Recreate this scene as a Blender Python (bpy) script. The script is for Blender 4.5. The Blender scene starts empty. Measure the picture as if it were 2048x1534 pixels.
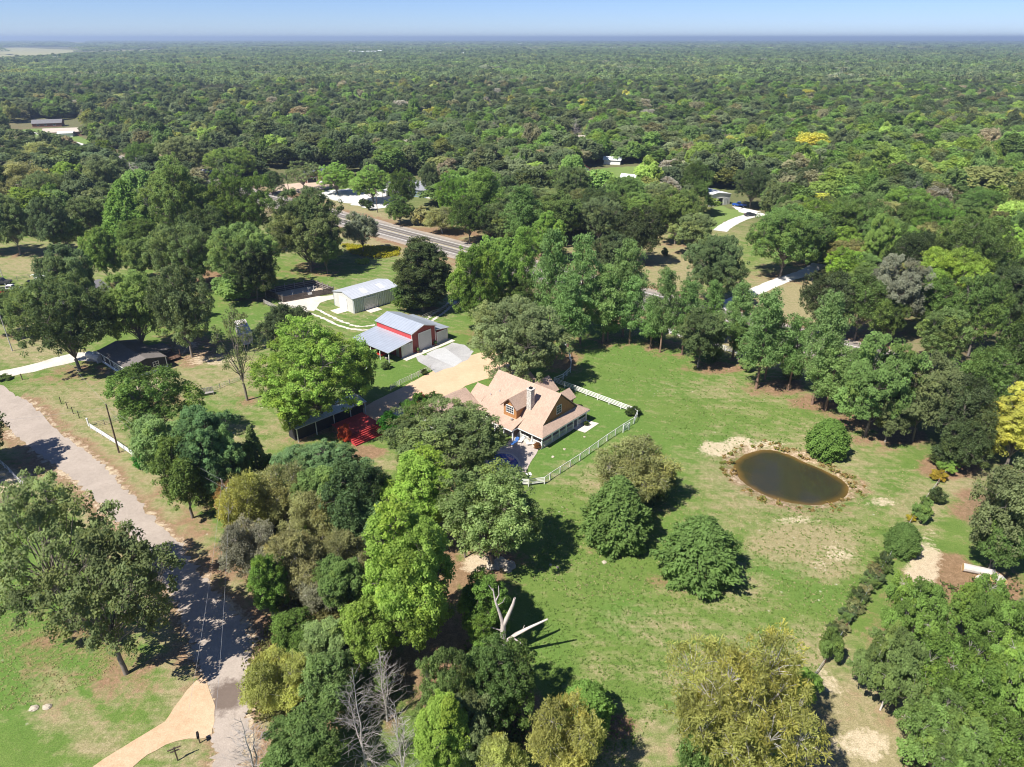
import bpy, math, random
import numpy as np
from mathutils import Vector, Matrix

# ------------------------------------------------------------------ camera, sky, sun, exposure
scene = bpy.context.scene
C = scene.collection
FPX, CAM_H = 1380.0, 62.0                      # focal length in photo pixels (2048 wide), flying height
PITCH = math.atan((767 - 76) / FPX)
cam_data = bpy.data.cameras.new('camera')
cam = bpy.data.objects.new('camera', cam_data)
C.objects.link(cam)
cam.location = (0, 0, CAM_H)
cam.rotation_euler = (math.pi / 2 - PITCH, 0, 0)
cam_data.sensor_width = 36.0
cam_data.lens = 36.0 * FPX / 2048.0
cam_data.clip_start = 0.5
cam_data.clip_end = 200000.0
scene.camera = cam

SUN_EL, SHADOW_AZ = math.radians(53), math.radians(40)   # shadows fall towards +x +y
world = bpy.data.worlds.new('World')
scene.world = world
world.use_nodes = True
wn = world.node_tree.nodes
wl = world.node_tree.links
sky = wn.new('ShaderNodeTexSky')
sky.sky_type = 'NISHITA'
sky.sun_disc = False
sky.sun_elevation = SUN_EL
to_sun = Vector((-math.cos(SHADOW_AZ), -math.sin(SHADOW_AZ), 0))
sky.sun_rotation = math.atan2(to_sun.x, to_sun.y)
sky.altitude = 2500.0
sky.air_density = 1.0
sky.dust_density = 0.0
sky.ozone_density = 4.0
wn['Background'].inputs['Strength'].default_value = 0.055
tint = wn.new('ShaderNodeMix'); tint.data_type = 'RGBA'; tint.blend_type = 'MULTIPLY'
tint.inputs[0].default_value = 1.0
tint.inputs[7].default_value = (0.86, 0.97, 1.32, 1)
wl.new(sky.outputs['Color'], tint.inputs[6])
wl.new(tint.outputs[2], wn['Background'].inputs['Color'])

sun_data = bpy.data.lights.new('sun', 'SUN')
sun_data.energy = 5.0
sun_data.angle = math.radians(0.55)
sun_data.color = (1.0, 0.955, 0.88)
sun = bpy.data.objects.new('sun', sun_data)
C.objects.link(sun)
sun_dir = Vector((math.cos(SHADOW_AZ) * math.cos(SUN_EL), math.sin(SHADOW_AZ) * math.cos(SUN_EL), -math.sin(SUN_EL)))
sun.rotation_euler = sun_dir.to_track_quat('-Z', 'Y').to_euler()
sun.location = (-60, 0, 120)

scene.view_settings.view_transform = 'Standard'
scene.view_settings.look = 'None'
scene.view_settings.gamma = 1.0
scene.view_settings.exposure = 0.85
scene.view_settings.use_curve_mapping = False
scene.render.engine = 'CYCLES'
cy = scene.cycles
cy.max_bounces = 5
cy.diffuse_bounces = 3
cy.glossy_bounces = 2
cy.transmission_bounces = 3
cy.transparent_max_bounces = 6
cy.volume_bounces = 0
cy.caustics_reflective = False
cy.caustics_refractive = False
cy.use_denoising = True
cy.filter_width = 1.05
cy.use_adaptive_sampling = False

# ------------------------------------------------------------------ places: a spot in the photo -> a point on the flat land
def G(u, v, h=0.0):
    x = (u - 1024) / FPX
    y = (767 - v) / FPX
    dy = math.cos(PITCH) + y * math.sin(PITCH)
    dz = -math.sin(PITCH) + y * math.cos(PITCH)
    t = (CAM_H - h) / -dz
    return Vector((x * t, dy * t, h))

def to_px(X, Y, Z):
    rz = Z - CAM_H
    zc = Y * math.cos(PITCH) - rz * math.sin(PITCH)
    yc = Y * math.sin(PITCH) + rz * math.cos(PITCH)
    return 1024 + FPX * X / zc, 767 - FPX * yc / zc

def height_at(v, X, Y):
    y = (767 - v) / FPX
    rz = (y * Y * math.cos(PITCH) - Y * math.sin(PITCH)) / (math.cos(PITCH) + y * math.sin(PITCH))
    return rz + CAM_H

def in_poly(x, y, poly):
    x = np.asarray(x, float); y = np.asarray(y, float)
    inside = np.zeros(x.shape, bool)
    n = len(poly)
    j = n - 1
    for i in range(n):
        xi, yi = poly[i]; xj, yj = poly[j]
        if yi != yj:
            cond = ((yi > y) != (yj > y)) & (x < (xj - xi) * (y - yi) / (yj - yi) + xi)
            inside ^= cond
        j = i
    return inside

# ------------------------------------------------------------------ materials
MATS = {}
def nmat(name):
    m = bpy.data.materials.new(name)
    m.use_nodes = True
    nt = m.node_tree
    return m, nt, nt.nodes['Principled BSDF']

def N(nt, kind, **kw):
    n = nt.nodes.new(kind)
    for k, v in kw.items():
        setattr(n, k, v)
    return n

def ramp(nt, src, stops):
    r = nt.nodes.new('ShaderNodeValToRGB')
    els = r.color_ramp.elements
    while len(els) < len(stops):
        els.new(0.5)
    for e, (p, c) in zip(els, stops):
        e.position = p
        e.color = (c[0], c[1], c[2], 1) if not isinstance(c, (int, float)) else (c, c, c, 1)
    nt.links.new(src, r.inputs[0])
    return r.outputs[0]

def noise(nt, scale, detail=4, rough=0.55, coord=None, distort=0.0):
    n = nt.nodes.new('ShaderNodeTexNoise')
    n.inputs['Scale'].default_value = scale
    n.inputs['Detail'].default_value = detail
    n.inputs['Roughness'].default_value = rough
    n.inputs['Distortion'].default_value = distort
    if coord is not None:
        nt.links.new(coord, n.inputs['Vector'])
    return n.outputs['Fac']

def mixc(nt, fac, a, b, mode='MIX'):
    m = nt.nodes.new('ShaderNodeMix')
    m.data_type = 'RGBA'
    m.blend_type = mode
    for sock, val in ((m.inputs[0], fac), (m.inputs[6], a), (m.inputs[7], b)):
        if isinstance(val, (int, float)):
            sock.default_value = val if sock.type == 'VALUE' else (val, val, val, 1)
        elif isinstance(val, tuple):
            sock.default_value = (val[0], val[1], val[2], 1)
        else:
            nt.links.new(val, sock)
    return m.outputs[2]

def math_(nt, op, a, b=None, c=None, clamp=False):
    m = nt.nodes.new('ShaderNodeMath')
    m.operation = op
    m.use_clamp = clamp
    for i, val in enumerate((a, b, c)):
        if val is None:
            continue
        if isinstance(val, (int, float)):
            m.inputs[i].default_value = val
        else:
            nt.links.new(val, m.inputs[i])
    return m.outputs[0]

def worn(name, col, rough=0.8, amp=0.25, scale=1.5, fine=12.0, metallic=0.0, bump=0.0):
    """painted or weathered surface: base colour broken by two scales of noise"""
    if name in MATS:
        return MATS[name]
    m, nt, b = nmat(name)
    tc = N(nt, 'ShaderNodeTexCoord').outputs['Object']
    geo = N(nt, 'ShaderNodeNewGeometry').outputs['Position']
    n1 = noise(nt, scale, 5, 0.6, geo)
    n2 = noise(nt, fine, 3, 0.6, geo)
    s = math_(nt, 'ADD', math_(nt, 'MULTIPLY', n1, 0.65), math_(nt, 'MULTIPLY', n2, 0.35))
    lo = tuple(c * (1 - amp) for c in col)
    hi = tuple(min(1, c * (1 + amp)) for c in col)
    c = ramp(nt, s, [(0.3, lo), (0.7, hi)])
    nt.links.new(c, b.inputs['Base Color'])
    b.inputs['Roughness'].default_value = rough
    b.inputs['Metallic'].default_value = metallic
    b.inputs['Specular IOR Level'].default_value = 0.3
    if bump:
        bp = N(nt, 'ShaderNodeBump')
        bp.inputs['Strength'].default_value = bump
        bp.inputs['Distance'].default_value = 0.05
        nt.links.new(n2, bp.inputs['Height'])
        nt.links.new(bp.outputs[0], b.inputs['Normal'])
    MATS[name] = m
    return m

# ------------------------------------------------------------------ objects
def obj(name, data, parent=None, loc=None, rotz=0.0, scale=None):
    o = bpy.data.objects.new(name, data)
    C.objects.link(o)
    if parent is not None:
        o.parent = parent
    if loc is not None:
        o.location = loc
    if rotz:
        o.rotation_euler = (0, 0, rotz)
    if scale is not None:
        o.scale = scale
    return o

def tag(o, label=None, cat=None, group=None, kind=None):
    if label: o['label'] = label
    if cat: o['category'] = cat
    if group: o['group'] = group
    if kind: o['kind'] = kind
    return o

def thing(name, label, cat, loc=(0, 0, 0), rotz=0.0, group=None):
    o = obj(name, None, None, loc, rotz)
    o.empty_display_size = 0.5
    return tag(o, label, cat, group)

class MB:
    """collects faces and links them as one mesh"""
    def __init__(self):
        self.v, self.f = [], []
    def poly(self, pts):
        i = len(self.v)
        self.v += [tuple(p) for p in pts]
        self.f.append(tuple(range(i, i + len(pts))))
        return self
    def box(self, c, s, rz=0.0):
        i = len(self.v)
        cr, sr = math.cos(rz), math.sin(rz)
        for dz in (-.5, .5):
            for dx, dy in ((-.5, -.5), (.5, -.5), (.5, .5), (-.5, .5)):
                x, y = dx * s[0], dy * s[1]
                self.v.append((c[0] + x * cr - y * sr, c[1] + x * sr + y * cr, c[2] + dz * s[2]))
        for f in ((3, 2, 1, 0), (4, 5, 6, 7), (0, 1, 5, 4), (1, 2, 6, 5), (2, 3, 7, 6), (3, 0, 4, 7)):
            self.f.append(tuple(i + k for k in f))
        return self
    def slab(self, pts, t):
        """thick sheet under the polygon pts (3d, counter-clockwise from above)"""
        n = len(pts); i = len(self.v)
        self.v += [tuple(p) for p in pts]
        self.v += [(p[0], p[1], p[2] - t) for p in pts]
        self.f.append(tuple(range(i, i + n)))
        self.f.append(tuple(range(i + 2 * n - 1, i + n - 1, -1)))
        for k in range(n):
            a, b = i + k, i + (k + 1) % n
            self.f.append((b, a, a + n, b + n))
        return self
    def prism(self, poly, z0, z1):
        return self.slab([(p[0], p[1], z1) for p in poly], z1 - z0)
    def tube(self, p0, p1, r0, r1=None, n=8, cap=True):
        if r1 is None: r1 = r0
        p0, p1 = Vector(p0), Vector(p1)
        d = (p1 - p0).normalized()
        a = d.orthogonal().normalized(); b = d.cross(a)
        i = len(self.v)
        for p, r in ((p0, r0), (p1, r1)):
            for k in range(n):
                t = 2 * math.pi * k / n
                q = p + a * (r * math.cos(t)) + b * (r * math.sin(t))
                self.v.append(tuple(q))
        for k in range(n):
            self.f.append((i + k, i + (k + 1) % n, i + n + (k + 1) % n, i + n + k))
        if cap:
            self.f.append(tuple(range(i + n - 1, i - 1, -1)))
            self.f.append(tuple(range(i + n, i + 2 * n)))
        return self
    def lathe(self, prof, c=(0, 0, 0), n=12):
        """prof: list of (r, z)"""
        i = len(self.v)
        for r, z in prof:
            for k in range(n):
                t = 2 * math.pi * k / n
                self.v.append((c[0] + r * math.cos(t), c[1] + r * math.sin(t), c[2] + z))
        m = len(prof)
        for j in range(m - 1):
            for k in range(n):
                a = i + j * n + k; b = i + j * n + (k + 1) % n
                self.f.append((a, b, b + n, a + n))
        self.f.append(tuple(range(i + n - 1, i - 1, -1)))
        self.f.append(tuple(range(i + (m - 1) * n, i + m * n)))
        return self
    def mesh(self, name, mat=None, smooth=False):
        me = bpy.data.meshes.new(name)
        me.from_pydata(self.v, [], self.f)
        if mat is not None:
            me.materials.append(mat)
        if smooth:
            me.polygons.foreach_set('use_smooth', [True] * len(me.polygons))
        me.update()
        return me
    def build(self, name, mat, parent=None, loc=None, rotz=0.0, smooth=False):
        return obj(name, self.mesh(name, mat, smooth), parent, loc, rotz)

_unit = {}
def unit_box(mat):
    if mat.name not in _unit:
        _unit[mat.name] = MB().box((0, 0, 0), (1, 1, 1)).mesh('block', mat)
    return _unit[mat.name]

def bpart(name, parent, c, s, mat, rz=0.0):
    """a box-shaped piece that shares one mesh with all its alike"""
    return obj(name, unit_box(mat), parent, c, rz, s)

def bar(name, parent, p0, p1, w, h, mat):
    """a rail from p0 to p1, w thick and h high"""
    p0, p1 = Vector(p0), Vector(p1)
    d = p1 - p0
    o = obj(name, unit_box(mat), parent, (p0 + p1) / 2, 0.0, (d.length, w, h))
    o.rotation_euler = (0, -math.atan2(d.z, math.hypot(d.x, d.y)), math.atan2(d.y, d.x))
    return o
# ================================================================== the land
rng = np.random.default_rng(7)

def spline(pts, n, closed=False):
    """Catmull-Rom through 2d points"""
    P = np.array([(p[0], p[1]) for p in pts], float)
    m = len(P)
    out = []
    segs = m if closed else m - 1
    for i in range(segs):
        if closed:
            p0, p1, p2, p3 = P[(i - 1) % m], P[i], P[(i + 1) % m], P[(i + 2) % m]
        else:
            p0, p1, p2, p3 = P[max(i - 1, 0)], P[i], P[i + 1], P[min(i + 2, m - 1)]
        k = max(2, n // segs)
        for t in np.arange(k) / k:
            out.append(0.5 * ((2 * p1) + (-p0 + p2) * t + (2 * p0 - 5 * p1 + 4 * p2 - p3) * t * t + (-p0 + 3 * p1 - 3 * p2 + p3) * t ** 3))
    if not closed:
        out.append(P[-1])
    return np.array(out)

POND_PX = [(1468, 929), (1492, 908), (1533, 899), (1575, 908), (1612, 925), (1650, 941), (1682, 958), (1698, 978), (1682, 999), (1641, 1009), (1600, 1008), (1560, 1000), (1515, 983), (1480, 957)]
POND = spline([G(u, v, -0.45) for u, v in POND_PX], 140, True)

def axis(a, b, step, far, grow):
    xs = list(np.arange(a, b + step, step))
    d = step; x = xs[-1]
    while x < far:
        d *= grow; x += d; xs.append(x)
    d = step; x = xs[0]; pre = []
    while x > -far:
        d *= grow; x -= d; pre.append(x)
    return np.array(pre[::-1] + xs)

gx = axis(-120, 140, 0.72, 60000, 1.085)
gy = axis(34, 235, 0.72, 60000, 1.085)
gy = gy[gy > -4000]
GX, GY = np.meshgrid(gx, gy)
gz = np.zeros_like(GX)
# signed distance to the pond outline, near the pond only
near = (GX > POND[:, 0].min() - 8) & (GX < POND[:, 0].max() + 8) & (GY > POND[:, 1].min() - 8) & (GY < POND[:, 1].max() + 8)
qx, qy = GX[near], GY[near]
d = np.sqrt(((qx[:, None] - POND[None, :, 0]) ** 2 + (qy[:, None] - POND[None, :, 1]) ** 2).min(1))
s = np.where(in_poly(qx, qy, POND), -d, d)
zz = np.where(s < 1.0, -0.5 + 0.28 * s, np.interp(s, [1.0, 3.5, 6.0], [-0.22, -0.02, 0.0]))
gz[near] = np.maximum(zz, -1.9)
pond_s = np.full(GX.shape, 99.0)
pond_s[near] = s

front = GY > 8
U = np.full(GX.shape, -1e4); V = np.full(GX.shape, 1e4)
u_, v_ = to_px(GX[front], GY[front], 0.0)
U[front], V[front] = u_, v_

def blobs(lst):
    a = np.zeros(GX.shape)
    for (u, v, ru, rv, amt) in lst:
        q = ((U - u) / ru) ** 2 + ((V - v) / rv) ** 2
        a = np.maximum(a, amt * np.clip(1.6 * np.exp(-q * 0.9) - 0.25, 0, 1))
    return a

dry = blobs([(1580, 960, 210, 105, .62), (1610, 1085, 120, 50, .85), (1660, 1135, 60, 30, .8), (1480, 1390, 170, 120, .5), (1700, 1430, 140, 110, .95),
             (1760, 1510, 170, 70, 1), (1450, 1180, 120, 70, .35), (1290, 1490, 130, 80, .55), (1220, 1330, 90, 60, .3), (1340, 1250, 120, 60, .35),
             (1640, 1310, 100, 60, .6), (1840, 1010, 60, 60, .55), (1930, 960, 70, 60, .7), (1700, 870, 180, 50, .4), (1560, 780, 260, 40, .35),
             (160, 830, 180, 90, .62), (420, 745, 200, 60, .6), (60, 690, 120, 60, .6), (100, 520, 180, 50, .62), (480, 880, 130, 60, .4),
             (1350, 520, 130, 60, .75), (1570, 600, 120, 80, .85), (1700, 680, 140, 50, .85), (1000, 470, 600, 60, .6), (780, 600, 240, 60, .3),
             (600, 680, 120, 40, .45), (330, 960, 70, 60, .6), (140, 1430, 90, 50, .6), (240, 1380, 60, 50, .55), (110, 1370, 50, 40, .5), (300, 1330, 60, 40, .3),
             (200, 1480, 70, 40, .6), (330, 1440, 60, 40, .5), (960, 1090, 60, 50, .7), (1210, 960, 60, 40, .6), (1150, 960, 80, 30, .4), (480, 800, 60, 60, .3), (560, 860, 60, 40, .5),
             (760, 925, 40, 30, .5), (130, 960, 60, 40, .5), (20, 970, 60, 50, .8)])
lush = blobs([(1120, 905, 90, 55, 1), (1210, 840, 90, 40, .9), (1190, 790, 90, 30, .6), (1300, 700, 200, 45, .55), (1330, 760, 180, 40, .45), (1560, 1130, 130, 40, .9), (1640, 1190, 70, 30, .6),
              (1250, 1235, 70, 45, .9), (1090, 1290, 70, 60, .6), (60, 1330, 170, 160, .9), (20, 1180, 80, 80, .7), (250, 1290, 90, 50, .6), (400, 1515, 70, 34, .8), (930, 765, 50, 20, .9),
              (560, 610, 60, 25, .3), (800, 640, 130, 22, .8), (700, 575, 120, 30, .6), (800, 745, 70, 30, .7), (480, 640, 60, 24, .7), (470, 800, 70, 25, .7), (1430, 430, 50, 22, .6),
              (1420, 900, 90, 60, .5), (1300, 880, 100, 50, .55), (1380, 1060, 90, 50, .4), (1750, 950, 80, 30, .3), (110, 605, 40, 20, .9)])
dirt = blobs([(1255, 645, 50, 16, .7), (1330, 690, 60, 14, .6), (1440, 735, 60, 14, .8), (1560, 775, 60, 18, .95), (1640, 805, 60, 20, 1), (1720, 845, 60, 20, 1), (1800, 870, 60, 24, 1),
              (1900, 930, 70, 30, 1), (1950, 1010, 60, 40, .7), (520, 1290, 60, 90, .85), (450, 1120, 60, 50, .75), (400, 1060, 50, 40, .5), (600, 1160, 140, 90, .9), (680, 1330, 140, 110, 1), (900, 1320, 130, 110, 1),
              (700, 1050, 140, 90, .9), (850, 1150, 90, 130, 1), (960, 1150, 60, 40, 1), (1000, 1450, 120, 80, .9), (1230, 1450, 50, 30, .8), (1330, 1160, 60, 20, .5), (1890, 1150, 70, 50, 1), (1980, 1180, 80, 60, .9),
              (1000, 1120, 40, 25, .8), (650, 980, 120, 60, .7), (380, 700, 90, 40, .7), (300, 800, 80, 20, .5), (1930, 660, 60, 40, .8), (1780, 660, 160, 40, .5), (870, 465, 120, 12, .9), (1020, 520, 200, 20, .6),
              (1640, 1480, 60, 60, .3), (1900, 1250, 200, 120, .6), (60, 930, 70, 30, .6), (570, 400, 80, 30, .7), (420, 560, 130, 24, .9), (330, 520, 60, 26, .7), (720, 905, 60, 16, .9), (1400, 640, 240, 20, .5),
              (800, 830, 60, 30, .5), (1120, 720, 50, 30, .8), (1760, 1340, 60, 100, .4)])
sand = blobs([(1435, 897, 45, 16, .85), (1475, 882, 40, 10, .7), (1530, 886, 60, 8, .6), (1755, 1005, 40, 12, .6), (1660, 1110, 60, 30, .45), (1850, 1130, 40, 60, .75), (100, 720, 40, 10, .4), (380, 700, 80, 20, .4), (960, 1130, 40, 22, .8),
              (1720, 1490, 90, 40, .6), (1650, 1370, 60, 40, .4), (300, 770, 50, 20, .6), (250, 750, 40, 10, .5), (430, 720, 80, 14, .5), (20, 960, 50, 30, .6), (1590, 1040, 70, 10, .5)])
# muddy rim of the pond
rim = np.where(pond_s < 4.5, np.clip(1.15 - np.abs(pond_s - 0.6) / 3.6, 0, 1), 0)
dirt = np.maximum(dirt, rim * 0.55); sand = np.maximum(sand, np.clip(rim - .45, 0, 1) * .7)
# ground under closed woods: leaf litter
wood = np.zeros(GX.shape)
wood[(V < 330) | (GY > 340)] = 1.0
wood = np.maximum(wood, blobs([(1950, 600, 160, 180, 1), (1900, 800, 130, 90, .9), (2040, 1000, 90, 120, .8), (1000, 400, 200, 60, .8), (1650, 400, 300, 60, .9), (300, 400, 300, 60, .6), (1050, 560, 120, 60, .7), (600, 1080, 130, 110, .7), (700, 1300, 130, 150, .7)]))

nx, ny = len(gx), len(gy)
me = bpy.data.meshes.new('ground')
co = np.stack([GX, GY, gz], -1).reshape(-1, 3)
ii = np.arange(nx * ny).reshape(ny, nx)
quads = np.stack([ii[:-1, :-1], ii[:-1, 1:], ii[1:, 1:], ii[1:, :-1]], -1).reshape(-1, 4)
def fast_mesh(me, co, quads):
    me.vertices.add(len(co)); me.vertices.foreach_set('co', np.asarray(co, np.float32).ravel())
    k = quads.shape[1]
    me.loops.add(quads.size); me.loops.foreach_set('vertex_index', quads.ravel().astype(np.int32))
    me.polygons.add(len(quads))
    me.polygons.foreach_set('loop_start', np.arange(0, quads.size, k, dtype=np.int32))
    me.update(calc_edges=True)
def fattr(me, name, arr):
    at = me.attributes.new(name, 'FLOAT', 'POINT')
    at.data.foreach_set('value', np.asarray(arr, np.float32).ravel())
fast_mesh(me, co, quads)
me.polygons.foreach_set('use_smooth', [True] * len(me.polygons))
ground_me = me

def ground_material():
    m, nt, b = nmat('meadow')
    P = N(nt, 'ShaderNodeNewGeometry').outputs['Position']
    def A(n):
        a = N(nt, 'ShaderNodeAttribute'); a.attribute_name = n
        return a.outputs['Fac']
    n_big = noise(nt, 0.035, 4, 0.6, P)
    n_mid = noise(nt, 0.28, 5, 0.62, P, 0.6)
    n_fin = noise(nt, 1.6, 8, 0.74, P)
    n_grain = noise(nt, 7.0, 3, 0.7, P)
    # mowing stripes / streaks along the field
    mp = N(nt, 'ShaderNodeMapping'); mp.inputs['Rotation'].default_value = (0, 0, math.radians(38)); mp.inputs['Scale'].default_value = (0.07, 0.9, 1)
    nt.links.new(P, mp.inputs['Vector'])
    n_str = noise(nt, 1.0, 4, 0.6, mp.outputs[0])
    g1 = ramp(nt, n_mid, [(0.3, (0.068, 0.132, 0.020)), (0.5, (0.108, 0.172, 0.032)), (0.72, (0.160, 0.206, 0.056))])
    g2 = ramp(nt, n_fin, [(0.3, (0.085, 0.148, 0.028)), (0.7, (0.180, 0.218, 0.068))])
    g = mixc(nt, 0.45, g1, g2)
    lushc = ramp(nt, n_fin, [(0.28, (0.066, 0.142, 0.022)), (0.7, (0.125, 0.205, 0.045))])
    lf = math_(nt, 'MULTIPLY', A('lush'), math_(nt, 'MULTIPLY_ADD', n_mid, 1.4, 0.25), clamp=True)
    c = mixc(nt, lf, g, lushc)
    # dry grass
    dsum = math_(nt, 'ADD', math_(nt, 'MULTIPLY', A('dry'), 0.95), math_(nt, 'MULTIPLY_ADD', n_mid, 1.25, -0.64))
    dsum = math_(nt, 'ADD', dsum, math_(nt, 'MULTIPLY_ADD', n_str, 1.1, -0.52))
    dsum = math_(nt, 'ADD', dsum, math_(nt, 'MULTIPLY_ADD', n_fin, 0.8, -0.4))
    wv = N(nt, 'ShaderNodeTexWave', wave_type='BANDS', bands_direction='X'); wv.inputs['Scale'].default_value = 0.155; wv.inputs['Distortion'].default_value = 2.2; wv.inputs['Detail'].default_value = 3; wv.inputs['Detail Scale'].default_value = .4
    mp2 = N(nt, 'ShaderNodeMapping'); mp2.inputs['Rotation'].default_value = (0, 0, math.radians(-52)); nt.links.new(P, mp2.inputs['Vector']); nt.links.new(mp2.outputs[0], wv.inputs['Vector'])
    dsum = math_(nt, 'ADD', dsum, math_(nt, 'MULTIPLY_ADD', wv.outputs['Fac'], 0.16, -0.08))
    df = ramp(nt, dsum, [(0.12, 0.0), (0.72, 1.0)])
    dryc = ramp(nt, n_fin, [(0.3, (0.205, 0.180, 0.085)), (0.5, (0.285, 0.235, 0.130)), (0.75, (0.40, 0.325, 0.205))])
    c = mixc(nt, math_(nt, 'MULTIPLY', df, 0.88), c, dryc)
    # bare earth
    dd = math_(nt, 'ADD', A('dirt'), math_(nt, 'ADD', math_(nt, 'MULTIPLY_ADD', n_mid, 1.5, -0.82), math_(nt, 'MULTIPLY_ADD', n_fin, 0.9, -0.45)))
    ddf = ramp(nt, dd, [(0.25, 0.0), (0.62, 1.0)])
    dirtc = ramp(nt, n_fin, [(0.3, (0.150, 0.088, 0.052)), (0.55, (0.250, 0.150, 0.092)), (0.8, (0.38, 0.265, 0.175))])
    c = mixc(nt, math_(nt, 'MULTIPLY', ddf, 0.9), c, dirtc)
    sd = math_(nt, 'ADD', A('sand'), math_(nt, 'ADD', math_(nt, 'MULTIPLY_ADD', n_mid, 1.2, -0.66), math_(nt, 'MULTIPLY_ADD', n_fin, 1.1, -0.55)))
    sf = ramp(nt, sd, [(0.3, 0.0), (0.55, 1.0)])
    c = mixc(nt, math_(nt, 'MULTIPLY', sf, 0.85), c, ramp(nt, n_fin, [(0.3, (0.42, 0.335, 0.22)), (0.7, (0.56, 0.47, 0.335))]))
    # woodland floor
    wf = math_(nt, 'MULTIPLY', A('wood'), ramp(nt, n_mid, [(0.3, 1.0), (0.75, 0.55)]))
    c = mixc(nt, wf, c, ramp(nt, n_fin, [(0.3, (0.085, 0.085, 0.04)), (0.7, (0.17, 0.14, 0.085))]))
    # pale stones and droppings of straw strewn through the grass
    vo = N(nt, 'ShaderNodeTexVoronoi'); vo.inputs['Scale'].default_value = 0.55
    nt.links.new(P, vo.inputs['Vector'])
    sp = ramp(nt, vo.outputs['Distance'], [(0.06, 1.0), (0.11, 0.0)])
    spm = math_(nt, 'MULTIPLY', sp, ramp(nt, n_big, [(0.5, 0.0), (0.62, 0.75)]))
    c = mixc(nt, spm, c, (0.55, 0.5, 0.40))
    c = mixc(nt, 1.0, c, ramp(nt, n_grain, [(0.25, 0.58), (0.75, 1.40)]), 'MULTIPLY')
    nt.links.new(c, b.inputs['Base Color'])
    b.inputs['Roughness'].default_value = 0.95
    b.inputs['Specular IOR Level'].default_value = 0.1
    bp = N(nt, 'ShaderNodeBump'); bp.inputs['Strength'].default_value = 0.6; bp.inputs['Distance'].default_value = 0.12
    nt.links.new(math_(nt, 'ADD', n_fin, n_grain), bp.inputs['Height'])
    nt.links.new(bp.outputs[0], b.inputs['Normal'])
    return m
ground = tag(obj('ground', me), kind='structure')
me.materials.append(ground_material())

# ------------------------------------------------------------------ pond water
def pond_water():
    pts = POND
    cx, cy_ = pts.mean(0)
    mb_v, mb_f, dep = [], [], []
    rings = [1.06, 0.94, 0.84, 0.72, 0.5, 0.25, 0.0]
    n = len(pts)
    for r in rings:
        for p in pts:
            mb_v.append((cx + (p[0] - cx) * r, cy_ + (p[1] - cy_) * r, -0.5)); dep.append(np.interp(r, [0.7, 0.84, 0.94, 1.0], [1, .8, .35, 0]))
    for j in range(len(rings) - 1):
        for k in range(n):
            a, b_ = j * n + k, j * n + (k + 1) % n
            mb_f.append((a, b_, b_ + n, a + n))
    me = bpy.data.meshes.new('pond_water'); me.from_pydata(mb_v, [], mb_f); me.update()
    fattr(me, 'depth', dep)
    m, nt, b = nmat('murky_water')
    P = N(nt, 'ShaderNodeNewGeometry').outputs['Position']
    a = N(nt, 'ShaderNodeAttribute'); a.attribute_name = 'depth'
    f = math_(nt, 'ADD', a.outputs['Fac'], math_(nt, 'MULTIPLY_ADD', noise(nt, 0.35, 3, 0.5, P), 0.8, -0.42))
    c = ramp(nt, f, [(0.0, (0.17, 0.10, 0.032)), (0.3, (0.095, 0.062, 0.018)), (0.65, (0.042, 0.036, 0.016)), (1.0, (0.030, 0.030, 0.017))])
    nt.links.new(c, b.inputs['Base Color'])
    b.inputs['Roughness'].default_value = 0.12
    bp = N(nt, 'ShaderNodeBump'); bp.inputs['Strength'].default_value = 0.06; bp.inputs['Distance'].default_value = 0.05
    nt.links.new(noise(nt, 1.8, 3, 0.5, P), bp.inputs['Height']); nt.links.new(bp.outputs[0], b.inputs['Normal'])
    me.materials.append(m)
    return tag(obj('pond_water', me), label='murky brown pond in the green pasture', kind='structure')
pond_water()

# ------------------------------------------------------------------ roads, drives and paved pads as thin sheets
def gravel(name, c0, c1, scale=1.2, stain=None, grain=9.0, tracks=None):
    m, nt, b = nmat(name)
    P = N(nt, 'ShaderNodeNewGeometry').outputs['Position']
    n1 = noise(nt, scale * 0.2, 5, 0.65, P, 0.5)
    n2 = noise(nt, scale * 1.6, 5, 0.65, P)
    n3 = noise(nt, grain, 3, 0.7, P)
    s_ = math_(nt, 'ADD', math_(nt, 'MULTIPLY', n1, 0.6), math_(nt, 'MULTIPLY', n2, 0.4))
    c = ramp(nt, s_, [(0.32, c0), (0.68, c1)])
    c = mixc(nt, 1.0, c, ramp(nt, n3, [(0.25, 0.78), (0.75, 1.2)]), 'MULTIPLY')
    if stain:
        (sx, sy), rad, sc = stain
        vm = N(nt, 'ShaderNodeVectorMath', operation='DISTANCE'); vm.inputs[1].default_value = (sx, sy, 0.03)
        nt.links.new(P, vm.inputs[0])
        dd = math_(nt, 'ADD', vm.outputs['Value'], math_(nt, 'MULTIPLY_ADD', n2, 3.0, -1.5))
        f = ramp(nt, math_(nt, 'DIVIDE', dd, rad), [(0.55, 0.8), (1.0, 0.0)])
        c = mixc(nt, f, c, sc)
    nt.links.new(c, b.inputs['Base Color'])
    b.inputs['Roughness'].default_value = 0.92
    b.inputs['Specular IOR Level'].default_value = 0.15
    bp = N(nt, 'ShaderNodeBump'); bp.inputs['Strength'].default_value = 0.4; bp.inputs['Distance'].default_value = 0.05
    nt.links.new(n3, bp.inputs['Height']); nt.links.new(bp.outputs[0], b.inputs['Normal'])
    return m

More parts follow.
